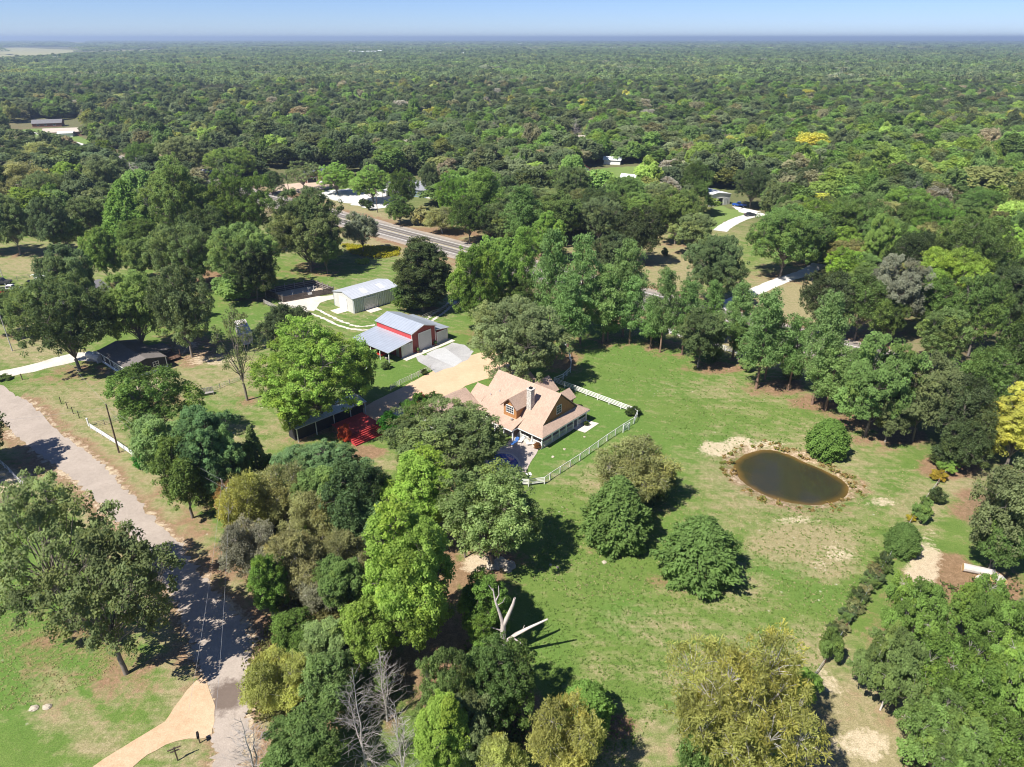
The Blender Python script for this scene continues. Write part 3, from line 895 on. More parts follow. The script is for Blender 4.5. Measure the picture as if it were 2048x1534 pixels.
# ------------------------------------------------------------------ red barn
def barn():
    b = thing('barn', 'red barn with galvanised roofs, roller doors and open lean-to', 'barn', (-23.81, 136.1, 0), math.radians(48.9))
    D = 11.9
    gable_wall('wall', b, RED, 3.1, 9.95, 0, D, 4.65, 5.75)
    for y0_ in (-.012,):
        pass
    MB().box((3.085, D / 2, 4.0), (.02, D - .1, 1.25)).build('clerestory_wall', REDP, b)
    gable_roof(b, GALV, 3.1, 9.95, 0, D, 4.68, 5.78, .28)
    MB().prism([(0, .02), (3.08, .02), (3.08, D - .02), (0, D - .02)], 0, 2.95).build('side_room_wall', RED, b)
    MB().prism([(9.97, .02), (13.75, .02), (13.75, D - .02), (9.97, D - .02)], 0, 2.95).build('side_room_wall', RED, b)
    slab_part('lean_to_roof', b, GALV, [(-3.95, -.3, 2.62), (3.06, -.3, 3.42), (3.06, D + .2, 3.42), (-3.95, D + .2, 2.62)], .12)
    slab_part('side_roof', b, GALV, [(9.98, -.3, 3.72), (14.1, -.3, 3.08), (14.1, D + .2, 3.08), (9.98, D + .2, 3.72)], .12)
    for p0, p1 in (((-3.95, -.33, 2.52), (3.06, -.33, 3.32)), ((9.98, -.33, 3.62), (14.1, -.33, 2.98)), ((2.82, -.31, 4.62), (6.52, -.31, 5.83)), ((6.52, -.31, 5.83), (10.23, -.31, 4.62))): bar('trim', b, p0, p1, .05, .16, WHITE)
    for x_, hh in ((.06, 2.95), (3.1, 4.6), (9.95, 4.6), (13.72, 2.95)): bpart('corner_trim', b, (x_, -.02, hh / 2), (.16, .07, hh), WHITE)
    rollup(b, (6.8, 0, 0), 3.5, 4.05, '-y', ROLLUP, 11)
    rollup(b, (1.55, .02, 0), 2.4, 2.6, '-y', ROLLUP, 8)
    rollup(b, (11.9, .02, 0), 2.8, 2.6, '-y', ROLLUP, 8)
    for y_ in (0, 2.95, 6.1, 8.9, 11.5): bpart('post', b, (-3.5, y_, 1.28), (.16, .16, 2.56), WHITE)
    bpart('door', b, (-.03, 1.3, 1.05), (.05, .95, 2.1), GREYW)
    window(b, (0, 4.2, 1.6), 1.0, 1.0, '-x')
    MB().prism([(-.3, -1.9), (14.3, -1.9), (14.3, -.02), (-.3, -.02)], .0, .07).build('door_apron', pale_conc, b)
    for x_ in (4.15, 9.1):
        pass
    return b
barn()
for x_, lb in ((4.15, 'planter pot left of the tall barn door'), (9.35, 'planter pot right of the tall barn door')):
    a_ = math.radians(48.9); lx, ly = x_, -.6
    p = thing('planter', lb, 'planter', (-23.81 + lx * math.cos(a_) - ly * math.sin(a_), 136.1 + lx * math.sin(a_) + ly * math.cos(a_), .07), 0, 'planter pots at the barn door')
    MB().lathe([(.2, 0), (.34, .5), (.3, .5)], (0, 0, 0), 10).build('pot', BRWOOD, p)
    MB().lathe([(.1, .5), (.45, .75), (.3, 1.1), (.08, 1.25)], (0, 0, 0), 8).build('plant', worn('pot_plant', (.05, .09, .02), .9, .5, 3, 9), p)

# ------------------------------------------------------------------ grey metal shed with deep ribs
def shed():
    b = thing('metal_shed', 'grey ribbed metal shed with pale roof behind the red barn', 'shed', (-39.75, 163.0, 0), math.radians(45.4))
    L, W_, e, ap = 13.8, 8.7, 3.85, 4.75
    def ribs(nm, p0, p1, nrm, skip=()):
        mb = MB(); p0, p1 = Vector(p0), Vector(p1); n = int((p1 - p0).length / .27); nv = Vector(nrm)
        pts = []
        for i in range(n + 1):
            q = p0.lerp(p1, i / n)
            o_ = .19 if (i // 1) % 2 else 0
            pts.append(q + nv * o_)
        for a_, b_ in zip(pts[:-1], pts[1:]): mb.poly([(a_.x, a_.y, 0), (b_.x, b_.y, 0), (b_.x, b_.y, e), (a_.x, a_.y, e)])
        return mb.build(nm, GALV_X, b)
    gable_wall('wall', b, LTWALL, .05, L - .05, .12, W_ - .05, e, ap - .05, 'x')
    ribs('ribbed_wall', (0, 0.05, 0), (L, 0.05, 0), (0, -1, 0))
    ribs('ribbed_wall', (L, W_, 0), (0, W_, 0), (0, 1, 0))
    gable_roof(b, GALV_X, 0, L, 0, W_, e, ap, .25, 'x', .1)
    for x_ in (4.2, 9.4):
        slab_part('skylight', b, SKYL, [(x_, 1.0, 4.19), (x_ + 1.3, 1.0, 4.19), (x_ + 1.3, 3.4, 4.685), (x_, 3.4, 4.685)], .01)
    rollup(b, (.05, 4.4, 0), 3.0, 3.0, '-x', WHITE, 8)
    rollup(b, (5.0, -.06, 0), 3.2, 3.1, '-y', ROLLUP, 8)
    bpart('door', b, (8.0, -.09, 1.1), (.9, .06, 2.1), GALV_X)
    MB().prism([(-3.0, 2.6), (-.02, 2.6), (-.02, 6.0), (-3.0, 6.0)], .0, .09).build('door_slab', pale_conc, b)
    MB().prism([(3.3, -2.7), (6.8, -2.7), (6.8, -.2), (3.3, -.2)], .0, .09).build('door_slab', pale_conc, b)
shed()

# ------------------------------------------------------------------ simple gabled houses
def gabled(name, label, cat, at, rot, w, l, eave, apex, wall, roof, doors=(), wins=(), group=None, chimney=False, ov=.5):
    b = thing(name, label, cat, (at[0], at[1], 0), rot, group)
    gable_wall('wall', b, wall, 0, w, 0, l, eave, apex - .05)
    gable_roof(b, roof, 0, w, 0, l, eave, apex, ov)
    for f, a, ww, hh, mt in doors:
        c = {'-y': (a, 0, 0), '-x': (0, a, 0), '+x': (w, a, 0)}[f]
        rollup(b, c, ww, hh, f, mt, 5, 'door')
    for f, a, z, ww, hh in wins:
        c = {'-y': (a, 0, z), '-x': (0, a, z), '+x': (w, a, z)}[f]
        window(b, c, ww, hh, f)
    if chimney: MB().box((w * .35, l * .6, apex), (.8, .8, 1.6)).build('chimney', BRICK, b)
    return b

mh = gabled('mobile_home', 'charcoal mobile home with white skirting and taupe roof', 'mobile home', (-77.35, 125.3), math.radians(49.7), 7.7, 13.6, 2.55, 3.45, BLACKW, TAUPE,
            (), [('-y', 5.6, 1.7, 1.1, 1.0)] + [('-x', a, 1.6, .8, 1.3) for a in (1.4, 3.0, 5.2, 6.6, 11.6)], ov=.3)
for p0, p1 in (((-.03, -.03), (7.73, -.03)), ((-.03, -.03), (-.03, 13.6))): bar('skirting', mh, (p0[0], p0[1], .3), (p1[0], p1[1], .3), .06, .6, WHITE)
for x_, y_ in ((-.03, -.03), (7.73, -.03), (-.03, 13.6), (-.03, 4.2), (-.03, 8.6)): bpart('corner_trim', mh, (x_, y_, 1.3), (.14, .14, 2.5), WHITE)
bar('trim', mh, (-.33, -.3, 2.46), (-.33, 13.9, 2.46), .05, .14, WHITE)
dk = thing('porch_deck', 'brown wooden deck with shed roof behind the mobile home', 'deck', (-77.35, 125.3, 0), math.radians(49.7))
for i in range(12): bpart('plank', dk, (8.3 + i * .3, 4.2, .55), (.27, 4.2, .06), BRWOOD)
for x_, y_ in ((8.3, 2.2), (11.7, 2.2), (8.3, 6.2), (11.7, 6.2)): bpart('post', dk, (x_, y_, 1.1), (.12, .12, 2.2), BRWOOD)
slab_part('roof', dk, TAUPE, [(8.0, 4.0, 2.5), (11.2, 4.0, 2.25), (11.2, 8.6, 2.25), (8.0, 8.6, 2.5)], .08)
for i in range(3): bar('rail', dk, (8.3, 2.15, .75 + i * .25), (11.7, 2.15, .75 + i * .25), .05, .08, BRWOOD)
g1 = G(72, 622)
hl = gabled('house', 'grey roofed brick house left of the dark oaks', 'house', (g1.x, g1.y), math.radians(-28), 9, 15, 2.7, 4.6, BRICK, GREYROOF, [('-y', 3, 1.0, 2.1, WHITE)], [('-y', 6.4, 1.5, 1.3, 1.2), ('-x', 4, 1.5, 1.2, 1.2)])
slab_part('porch_roof', hl, GREYROOF, [(1.0, -3.2, 2.45), (8.0, -3.2, 2.45), (8.0, -.52, 2.75), (1.0, -.52, 2.75)], .1)
for x_ in (1.3, 3.5, 5.7, 7.7): bpart('post', hl, (x_, -3.0, 1.17), (.12, .12, 2.34), GREYW)
g1 = G(97, 566)
gabled('carport', 'white metal carport behind the parked black car', 'carport', (g1.x - 3, g1.y - 1), math.radians(-20), 5.5, 9, 2.7, 3.5, WHITE, worn('white_roof', (.74, .74, .74), .5, .06), [('-y', 2.75, 2.4, 2.3, DARK)])
# far left houses
g1 = G(95, 270)
gabled('house', 'tan roofed long house far left behind a lawn', 'house', (g1.x, g1.y), math.radians(-72), 11, 24, 2.8, 4.8, BRICK, worn('pale_tan_roof', (.44, .38, .32), .9, .1), (), [('+x', a, 1.5, 1.6, 1.2) for a in (4, 9, 15, 20)])
g1 = G(72, 252)
gabled('house', 'dark grey roofed house behind the tan roofed house', 'house', (g1.x, g1.y), math.radians(-70), 11, 20, 2.8, 5.0, BRICK, GREYROOF, (), [('+x', a, 1.5, 1.6, 1.2) for a in (4, 9, 15)])
g1 = G(122, 272)
gabled('carport', 'white awning beside the tan roofed house', 'carport', (g1.x, g1.y), math.radians(-72), 7, 9, 2.5, 3.3, WHITE, worn('white_roof', (.74, .74, .74), .5, .06))
# house and church-like hall beyond the highway
g1 = G(612, 366)
gabled('house', 'dark roofed house with garage beyond the highway', 'house', (g1.x, g1.y), math.radians(20), 11, 13, 2.8, 5.6, BRICK, worn('slate_roof', (.10, .105, .125), .9, .15), [('-y', 3, 4.2, 2.3, DARK)], [('-y', 8.4, 1.6, 1.4, 1.2)])
g1 = G(640, 352)
gabled('house_wing', 'cross gabled wing of the dark roofed house', 'house', (g1.x, g1.y), math.radians(-70), 8, 11, 2.8, 5.2, BRICK, worn('slate_roof', (.10, .105, .125), .9, .15))
g1 = G(868, 398)
gabled('hall', 'blue grey hall with low grey roof by the parking lot', 'hall', (g1.x, g1.y), math.radians(62), 12, 22, 3.2, 5.6, BLUEW, worn('slate_grey_roof', (.22, .225, .25), .9, .1), [('-x', 3, 1.4, 2.2, WHITE)], [('-x', a, 1.6, 1.2, 1.2) for a in (8, 13, 18)] + [('-y', 3.5, 1.6, 1.2, 1.2), ('-y', 8.5, 1.6, 1.2, 1.2)])
g1 = G(760, 391)
hp = gabled('chapel', 'small white gabled building at the parking lot corner', 'building', (g1.x, g1.y), math.radians(-14), 9, 12, 3.2, 6.0, WHITE, worn('slate_grey_roof', (.22, .225, .25), .9, .1), [('-y', 4.5, 1.5, 2.3, DARK)], [('-y', 2, 1.7, 1.1, 1.3), ('-y', 7, 1.7, 1.1, 1.3)])
slab_part('porch_roof', hp, WHITE, [(2.2, -3.2, 2.7), (6.8, -3.2, 2.7), (6.8, -.52, 3.1), (2.2, -.52, 3.1)], .12)
for x_ in (2.5, 6.5): bpart('post', hp, (x_, -3.0, 1.3), (.2, .2, 2.6), WHITE)
g1 = G(1463, 418)
gabled('workshop', 'white metal workshop with an open dark door in the woods', 'workshop', (g1.x - 10.6, g1.y + 2.6), math.radians(28), 14, 13, 4.2, 5.3, LTWALL, worn('white_roof', (.74, .74, .74), .5, .06), [('-y', 8.3, 3.0, 3.0, DARK), ('-y', 11.4, 1.6, 2.6, ROLLUP), ('-y', 4.2, 3.0, 3.0, ROLLUP)], ov=.25)
g1 = G(1135, 287)
gabled('house', 'pale roofed house alone deep in the woods', 'house', (g1.x, g1.y), math.radians(-66), 10, 16, 3, 5.2, BRICK, worn('pale_tan_roof', (.44, .38, .32), .9, .1), (), [('+x', a, 1.5, 1.6, 1.2) for a in (4, 11)])
for (u, v, w, l, rot, wall, roof, lb) in ((1160, 348, 5, 7, 20, WHITE, worn('crimson_roof', (.42, .06, .09), .7, .15), 'crimson roofed shed in the bright clearing'),
        (1200, 369, 4, 5, 30, worn('orange_wall', (.55, .13, .05), .7, .1), worn('orange_roof', (.55, .13, .05), .7, .1), 'orange shed below the bright clearing'),
        (1240, 330, 4, 9, 75, WHITE, worn('white_roof', (.74, .74, .74), .5, .06), 'white roofed trailer behind the bright clearing'), (1268, 368, 4, 7, 60, WHITE, worn('white_roof', (.74, .74, .74), .5, .06), 'white shed at the edge of the bright clearing'),
        (395, 191, 9, 14, 80, WHITE, worn('white_roof', (.74, .74, .74), .5, .06), 'white shed far off in the left woods'), (480, 188, 8, 22, 84, WHITE, worn('pale_tan_roof', (.44, .38, .32), .9, .1), 'long white building far off in the left woods'),
        (1795, 468, 8, 11, 35, BRICK, GREYROOF, 'grey roof showing among the right hand trees')):
    g1 = G(u, v)
    gabled('outbuilding', lb, 'outbuilding', (g1.x, g1.y), math.radians(rot), w, l, 2.6, 3.9, wall, roof, [('-y', w / 2, 1.0, 2.0, DARK)])
# pale roofs of the distant town, each where its roof shows above the woods
WR = worn('white_roof', (.74, .74, .74), .5, .06)
for k, (u, v, w, l) in enumerate([(705, 104.5, 20, 30), (722, 106, 16, 22), (742, 105, 22, 40), (758, 103.5, 18, 20), (895, 109, 20, 60), (920, 108.5, 16, 26), (1000, 96, 30, 90), (1040, 90, 24, 30), (1062, 99, 20, 18), (1200, 97.5, 24, 60), (1225, 98, 22, 30), (1268, 99, 26, 50), (1405, 81.5, 60, 120), (1425, 82.5, 50, 160), (1378, 82, 40, 60), (1960, 82.5, 50, 40), (1918, 85, 30, 80), (110, 117, 12, 14), (620, 100, 14, 14)]):
    g1 = G(u, v, 9.0)
    b = thing('town_building', f"pale roofed building of the distant town, {['first', 'second', 'third', 'fourth', 'fifth', 'sixth', 'seventh', 'eighth', 'ninth', 'tenth', 'eleventh', 'twelfth', 'thirteenth', 'fourteenth', 'fifteenth', 'sixteenth', 'seventeenth', 'eighteenth', 'nineteenth'][sorted([705, 722, 742, 758, 895, 920, 1000, 1040, 1062, 1200, 1225, 1268, 1405, 1425, 1378, 1960, 1918, 110, 620]).index(u)]} from the left", 'building', (g1.x, g1.y, 0), math.radians(88), 'pale buildings of the distant town')
    hh = max(12.0, 9 + g1.y * .0012)
    gable_wall('wall', b, WHITE, 0, w, -l / 2, l / 2, hh, hh + 2)
    gable_roof(b, WR, 0, w, -l / 2, l / 2, hh, hh + 2, 1.0)
# ================================================================== trees
def leaf_material(name, instancer=False):
    m, nt, b = nmat(name)
    out = nt.nodes['Material Output']
    nt.nodes.remove(b)
    if instancer:
        a = N(nt, 'ShaderNodeAttribute', attribute_type='INSTANCER', attribute_name='tint')
        col = a.outputs['Color']
    else:
        col = N(nt, 'ShaderNodeObjectInfo').outputs['Color']
    oi = N(nt, 'ShaderNodeObjectInfo')
    tv = N(nt, 'ShaderNodeAttribute', attribute_name='tv')
    sh = N(nt, 'ShaderNodeAttribute', attribute_name='hv')
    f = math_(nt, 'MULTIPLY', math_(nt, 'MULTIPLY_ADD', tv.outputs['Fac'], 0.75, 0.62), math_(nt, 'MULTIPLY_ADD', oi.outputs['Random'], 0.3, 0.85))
    c = mixc(nt, 1.0, col, f, 'MULTIPLY')
    warm = mixc(nt, 1.0, c, (1.3, 1.1, 0.75), 'MULTIPLY')
    c = mixc(nt, ramp(nt, sh.outputs['Fac'], [(0.45, 0.0), (1.0, 0.5)]), c, warm)
    d = N(nt, 'ShaderNodeBsdfDiffuse'); t = N(nt, 'ShaderNodeBsdfTranslucent')
    nt.links.new(c, d.inputs[0])
    nt.links.new(mixc(nt, 1.0, c, (1.3, 1.25, 0.8), 'MULTIPLY'), t.inputs[0])
    mx = N(nt, 'ShaderNodeMixShader'); mx.inputs[0].default_value = 0.48
    nt.links.new(d.outputs[0], mx.inputs[1]); nt.links.new(t.outputs[0], mx.inputs[2])
    nt.links.new(mx.outputs[0], out.inputs[0])
    return m
LEAF = leaf_material('foliage')
LEAF_FAR = leaf_material('woodland_foliage', True)
BARK = worn('bark', (0.20, 0.17, 0.14), 0.9, 0.35, 1.0, 6.0)
PALE_BARK = worn('weathered_wood', (0.46, 0.42, 0.38), 0.9, 0.3, 1.0, 5.0)
DEADW = worn('dead_grey_wood', (.36, .325, .295), .95, .25, 1.0, 5.0)
PINE_BARK = worn('pine_bark', (0.22, 0.14, 0.10), 0.9, 0.35, 1.0, 6.0)

def unit(a):
    return a / np.maximum(np.linalg.norm(a, axis=-1, keepdims=True), 1e-9)

def cards(pos, nrm, sa, sb, tan=None, R=None):
    """diamond leaf cards: centres, normals, half sizes, optional long axis"""
    n = len(pos)
    if tan is None:
        tan = R.normal(size=(n, 3))
    t = unit(tan - nrm * (tan * nrm).sum(1, keepdims=True))
    b = np.cross(nrm, t)
    sa = np.broadcast_to(sa, n)[:, None]; sb = np.broadcast_to(sb, n)[:, None]
    k = R.uniform(-.35, .35, (n, 1)) * sa
    q = np.stack([pos - t * sa, pos + t * k - b * sb, pos + t * sa, pos + t * k * .6 + b * sb], 1)
    return q.reshape(-1, 3)

def crown_mesh(name, quads_co, tv, hv, mat):
    me = bpy.data.meshes.new(name)
    n = len(quads_co) // 4
    fast_mesh(me, quads_co, np.arange(4 * n).reshape(n, 4))
    fattr(me, 'tv', np.repeat(tv, 4)); fattr(me, 'hv', np.repeat(hv, 4))
    me.materials.append(mat)
    return me

class Tubes:
    def __init__(self): self.mb = MB()
    def limb(self, pts, r0, r1, n=5):
        pts = [Vector(p) for p in pts]
        m = len(pts)
        base = len(self.mb.v)
        for i, p in enumerate(pts):
            d = (pts[min(i + 1, m - 1)] - pts[max(i - 1, 0)])
            d = d.normalized() if d.length > 1e-6 else Vector((0, 0, 1))
            a = d.orthogonal().normalized(); b = d.cross(a)
            r = r0 + (r1 - r0) * i / (m - 1)
            for k in range(n):
                t = 2 * math.pi * k / n
                self.mb.v.append(tuple(p + a * (r * math.cos(t)) + b * (r * math.sin(t))))
        for i in range(m - 1):
            for k in range(n):
                a_ = base + i * n + k; b_ = base + i * n + (k + 1) % n
                self.mb.f.append((a_, b_, b_ + n, a_ + n))
    def mesh(self, name, mat):
        return self.mb.mesh(name, mat, True)

def bent(p0, p1, R, sag=0.12, k=4):
    p0, p1 = np.array(p0, float), np.array(p1, float)
    L = np.linalg.norm(p1 - p0)
    return [p0 + (p1 - p0) * t + R.normal(0, sag * L * .5, 3) * math.sin(math.pi * t) + np.array([0, 0, sag * L * math.sin(math.pi * t)]) for t in np.linspace(0, 1, k)]

def broad(seed, W=11.0, H=12.0, k=0.45, lobes=22, tufts=14, leaves=62, leaf=0.125, tr=.62, needle=False, mat=None, bark=None, twigs=0.5, skirt=-.6, limbs=9, lr=(.26, .44), flat=.8, shell=(.42, .74), loose=.12, bare=0.0, full=1.75, core=.22):
    """broadleaf tree: boughs (lobes) round the crown, each carrying leaf tufts on its outer side; k = crown half height / height"""
    R = np.random.default_rng(seed)
    b = k * H; a = W / 2; hc = H - b
    lc, lrad = [], []
    tries = 0
    while len(lc) < lobes and tries < 4000:
        tries += 1
        d = unit(R.normal(size=3))
        if d[2] < skirt: continue
        rr = R.uniform(*shell)
        p = np.array([d[0] * a * rr, d[1] * a * rr, hc + d[2] * b * rr])
        r = a * R.uniform(*lr) * 1.1 * (1.0 if d[2] > -.1 else .8)
        if lc and (np.linalg.norm((np.array(lc) - p) / np.array([1, 1, .8]), axis=1) < r * .85 * (1 - tries / 6000)).any(): continue
        lc.append(p); lrad.append(r)
    lc = np.array(lc); lrad = np.array(lrad); Ln = len(lc)
    cen, size, tvv, hvv = [], [], [], []
    for i in range(Ln):
        outw = unit((lc[i] - np.array([0, 0, hc])) / np.array([a, a, b]))
        m = max(5, int(tufts * full * (lrad[i] / (a * .35)) ** 1.6 * R.uniform(.8, 1.15)))
        if R.uniform() < bare: m = 2
        lt = np.clip(R.normal(.5, .2), .1, .95); lh = R.uniform(0, 1) ** 2.0
        for j in range(m):
            d = unit(R.normal(size=3) + outw * .55 + np.array([0, 0, .5]))
            f = R.uniform(.72, 1.0) + (R.uniform(.1, .35) if R.uniform() < loose else 0)
            cen.append(lc[i] + d * lrad[i] * f * np.array([1, 1, flat])); size.append(R.uniform(.7, 1.3) * tr)
            tvv.append(np.clip(lt + R.normal(0, .14), 0, 1)); hvv.append(np.clip(lh + R.normal(0, .15), 0, 1))
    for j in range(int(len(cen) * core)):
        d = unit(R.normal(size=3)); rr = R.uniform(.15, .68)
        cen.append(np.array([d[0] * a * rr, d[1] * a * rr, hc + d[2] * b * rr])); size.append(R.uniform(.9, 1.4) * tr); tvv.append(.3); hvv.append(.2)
    cen = np.array(cen); size = np.array(size); tvv = np.array(tvv); hvv = np.array(hvv); T = len(cen)
    # keep the crown inside its stated width and height
    ext = np.percentile(np.hypot(cen[:, 0], cen[:, 1]), 95) + tr * .5
    sxy = a / ext; cen[:, :2] *= sxy; lc[:, :2] *= sxy
    topz = np.percentile(cen[:, 2], 99) + tr * .3
    cen[:, 2] += (H - topz) * np.clip((cen[:, 2] - hc) / b + .5, 0, 1)
    cen[:, 2] = np.maximum(cen[:, 2], .35)
    n = T * leaves
    ti = np.repeat(np.arange(T), leaves)
    dirs = unit(R.normal(size=(n, 3)) + np.array([0, 0, .3]))
    off = dirs * (R.uniform(.2, 1.0, n) ** .55)[:, None] * size[ti][:, None]; off[:, 2] *= .72
    pos = cen[ti] + off
    nrm = unit(.5 * dirs + np.array([-.3, -.25, .8]) + R.normal(0, .42, (n, 3)))
    sa = leaf * R.uniform(.7, 1.4, n)
    if needle:
        nrm = unit(R.normal(0, .6, (n, 3)) + np.array([-.2, -.2, .9]))
        q = cards(pos, nrm, sa * 1.7, sa * .42, dirs + R.normal(0, .3, (n, 3)), R)
    else:
        q = cards(pos, nrm, sa, sa * R.uniform(.55, .95, n), None, R)
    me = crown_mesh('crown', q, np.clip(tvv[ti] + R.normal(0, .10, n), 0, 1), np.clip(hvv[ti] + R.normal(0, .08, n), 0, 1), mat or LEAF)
    # wood: trunk, one limb to each bough, twigs to the tufts
    tb = Tubes()
    fork = np.array([R.normal(0, .2), R.normal(0, .2), max(.6, H * (1 - 2 * k) * .8 + .8)])
    tr0 = .024 * H
    tb.limb(bent((0, 0, -.3), fork, R, .03, 4), tr0, tr0 * .8, 7)
    for i in range(Ln):
        st = fork + np.array([0, 0, R.uniform(0, .35) * b])
        pts = bent(st, lc[i], R, .08, 5)
        tb.limb(pts, tr0 * .34, tr0 * .07, 5)
    for i in range(T):
        if R.uniform() > twigs: continue
        j = np.argmin(np.linalg.norm(lc - cen[i], axis=1))
        tb.limb(bent(lc[j], cen[i] + (cen[i] - lc[j]) * .15, R, .08, 3), tr0 * .09, .015, 3)
    return dict(W=W, H=H, k=k, crown=me, trunk=tb.mesh('trunk', bark or BARK))

def cedar(seed, W=7.0, H=9.0, n=5200, leaf=.2, power=.75, mat=None, base=.02, belly=.35, rough=.16):
    """dense conical evergreen, sprays pointing out and up"""
    R = np.random.default_rng(seed)
    z = (R.uniform(0, 1, n) ** 1.25)
    th = R.uniform(0, 2 * math.pi, n)
    prof = np.where(z < belly, .72 + .28 * (z / belly), ((1 - z) / (1 - belly)) ** power)
    lob = 1 + rough * (np.sin(5 * th + 9 * z + seed) + .8 * np.sin(11 * th - 17 * z) + .6 * np.sin(23 * z + 3 * th + seed)) 
    rr = R.uniform(.55, 1.0, n) ** .5
    r = W / 2 * prof * lob * rr
    pos = np.stack([r * np.cos(th), r * np.sin(th), base * H + z * H * (1 - base)], 1) + R.normal(0, .1, (n, 3))
    outw = np.stack([np.cos(th), np.sin(th), np.full(n, .45)], 1)
    q_all, tv_all, hv_all = [], [], []
    clump = .5 + .5 * np.sin(7 * th + 13 * z + seed) * np.sin(19 * z + 2 * th)
    for j in range(3):
        tan = unit(outw + R.normal(0, .45, (n, 3)))
        nrm = unit(R.normal(0, .6, (n, 3)) + outw * .5 + np.array([0, 0, .7]))
        sa = leaf * R.uniform(.8, 1.7, n)
        q_all.append(cards(pos + tan * sa[:, None] * .8, nrm, sa, sa * .42, tan, R)); tv_all.append(np.clip(.25 + .5 * clump + R.normal(0, .15, n), 0, 1)); hv_all.append(R.uniform(0, .6, n))
    me = crown_mesh('crown', np.concatenate(q_all), np.concatenate(tv_all), np.concatenate(hv_all), mat or LEAF)
    tb = Tubes(); tb.limb([(0, 0, -.3), (.05, 0, H * .5), (0, 0, H * .92)], .022 * H, .03, 6)
    return dict(W=W, H=H, k=.5, crown=me, trunk=tb.mesh('trunk', BARK))

def pine(seed, W=10.0, H=16.0, whorls=9, mat=None, leaf=.17):
    """tall pine: open tiers of needle puffs on a straight trunk"""
    R = np.random.default_rng(seed)
    cen, size = [], []
    tb = Tubes()
    tb.limb([(0, 0, -.3), (R.normal(0, .15), R.normal(0, .15), H * .5), (0, 0, H * .97)], .020 * H, .05, 7)
    for i in range(whorls):
        z = H * (.30 + .66 * i / (whorls - 1)) 
        rad = W / 2 * (1 - ((i / (whorls - 1)) ** 2.2) * .62) * R.uniform(.75, 1.1)
        m = int(R.integers(4, 7)) if i < whorls - 1 else 3
        t0 = R.uniform(0, 6.28)
        for j in range(m):
            th = t0 + 2 * math.pi * j / m + R.normal(0, .25)
            L = rad * R.uniform(.6, 1.05)
            tip = np.array([math.cos(th) * L, math.sin(th) * L, z + L * R.uniform(.05, .3)])
            st = np.array([0, 0, z - .3])
            pts = bent(st, tip, R, .05, 4)
            tb.limb(pts, .06, .02, 4)
            for p_, s_ in ((tip, 1.0), (pts[2], .95), (pts[1] * .6 + pts[2] * .4, .75)):
                for rep in range(2):
                    cen.append(p_ + R.normal(0, .38, 3)); size.append(s_ * R.uniform(.8, 1.2))
    cen.append(np.array([0, 0, H])); size.append(.7)
    cen = np.array(cen); size = np.array(size); T = len(cen)
    leaves = 60; n = T * leaves
    ti = np.repeat(np.arange(T), leaves)
    dirs = unit(R.normal(size=(n, 3)) + np.array([0, 0, .55]))
    off = dirs * (R.uniform(.2, 1, n) ** .5)[:, None] * size[ti][:, None]; off[:, 2] *= .7
    nrm = unit(R.normal(0, .7, (n, 3)) + dirs * .6 + np.array([0, 0, .5]))
    sa = leaf * R.uniform(.8, 1.5, n)
    q = cards(cen[ti] + off, nrm, sa, sa * .5, dirs + R.normal(0, .3, (n, 3)), R)
    tvv = np.clip(R.normal(.5, .2, T), 0, 1)
    me = crown_mesh('crown', q, np.clip(tvv[ti] + R.normal(0, .12, n), 0, 1), R.uniform(0, .5, T)[ti], mat or LEAF)
    return dict(W=W, H=H, k=.40, crown=me, trunk=tb.mesh('trunk', PINE_BARK))

def bare(seed, W=5.0, H=11.0, mat=None):
    """dead grey tree: straight leader with many fine ascending twigs"""
    R = np.random.default_rng(seed)
    tb = Tubes()
    for lead in range(2):
        lx = np.array([R.normal(0, .5), R.normal(0, .5), 0]) * lead
        top = H * (1 - .22 * lead)
        ax = bent((0, 0, -.2), tuple(lx * 1.6 + np.array([0, 0, top])), R, .02, 7)
        tb.limb(ax, .013 * H, .02, 6)
        for i in range(46):
            f = R.uniform(.12, .97)
            q = np.array(ax[0]) + (np.array(ax[-1]) - np.array(ax[0])) * f
            L = W / 2 * (1.05 - f) ** .7 * R.uniform(.6, 1.15) + .35
            th = R.uniform(0, 6.283)
            tip = q + np.array([math.cos(th) * L, math.sin(th) * L, L * R.uniform(.25, .8)])
            pts = bent(q, tip, R, .06, 4)
            tb.limb(pts, .032, .010, 3)
            for _ in range(6):
                s_ = pts[int(R.integers(1, 4))]
                d = unit((tip - q) / max(L, .1) + R.normal(0, .55, 3) + np.array([0, 0, .25]))
                tb.limb([s_, s_ + d * L * R.uniform(.25, .55)], .014, .006, 3)
    return dict(W=W, H=H, k=.5, crown=None, trunk=tb.mesh('trunk', mat or DEADW))

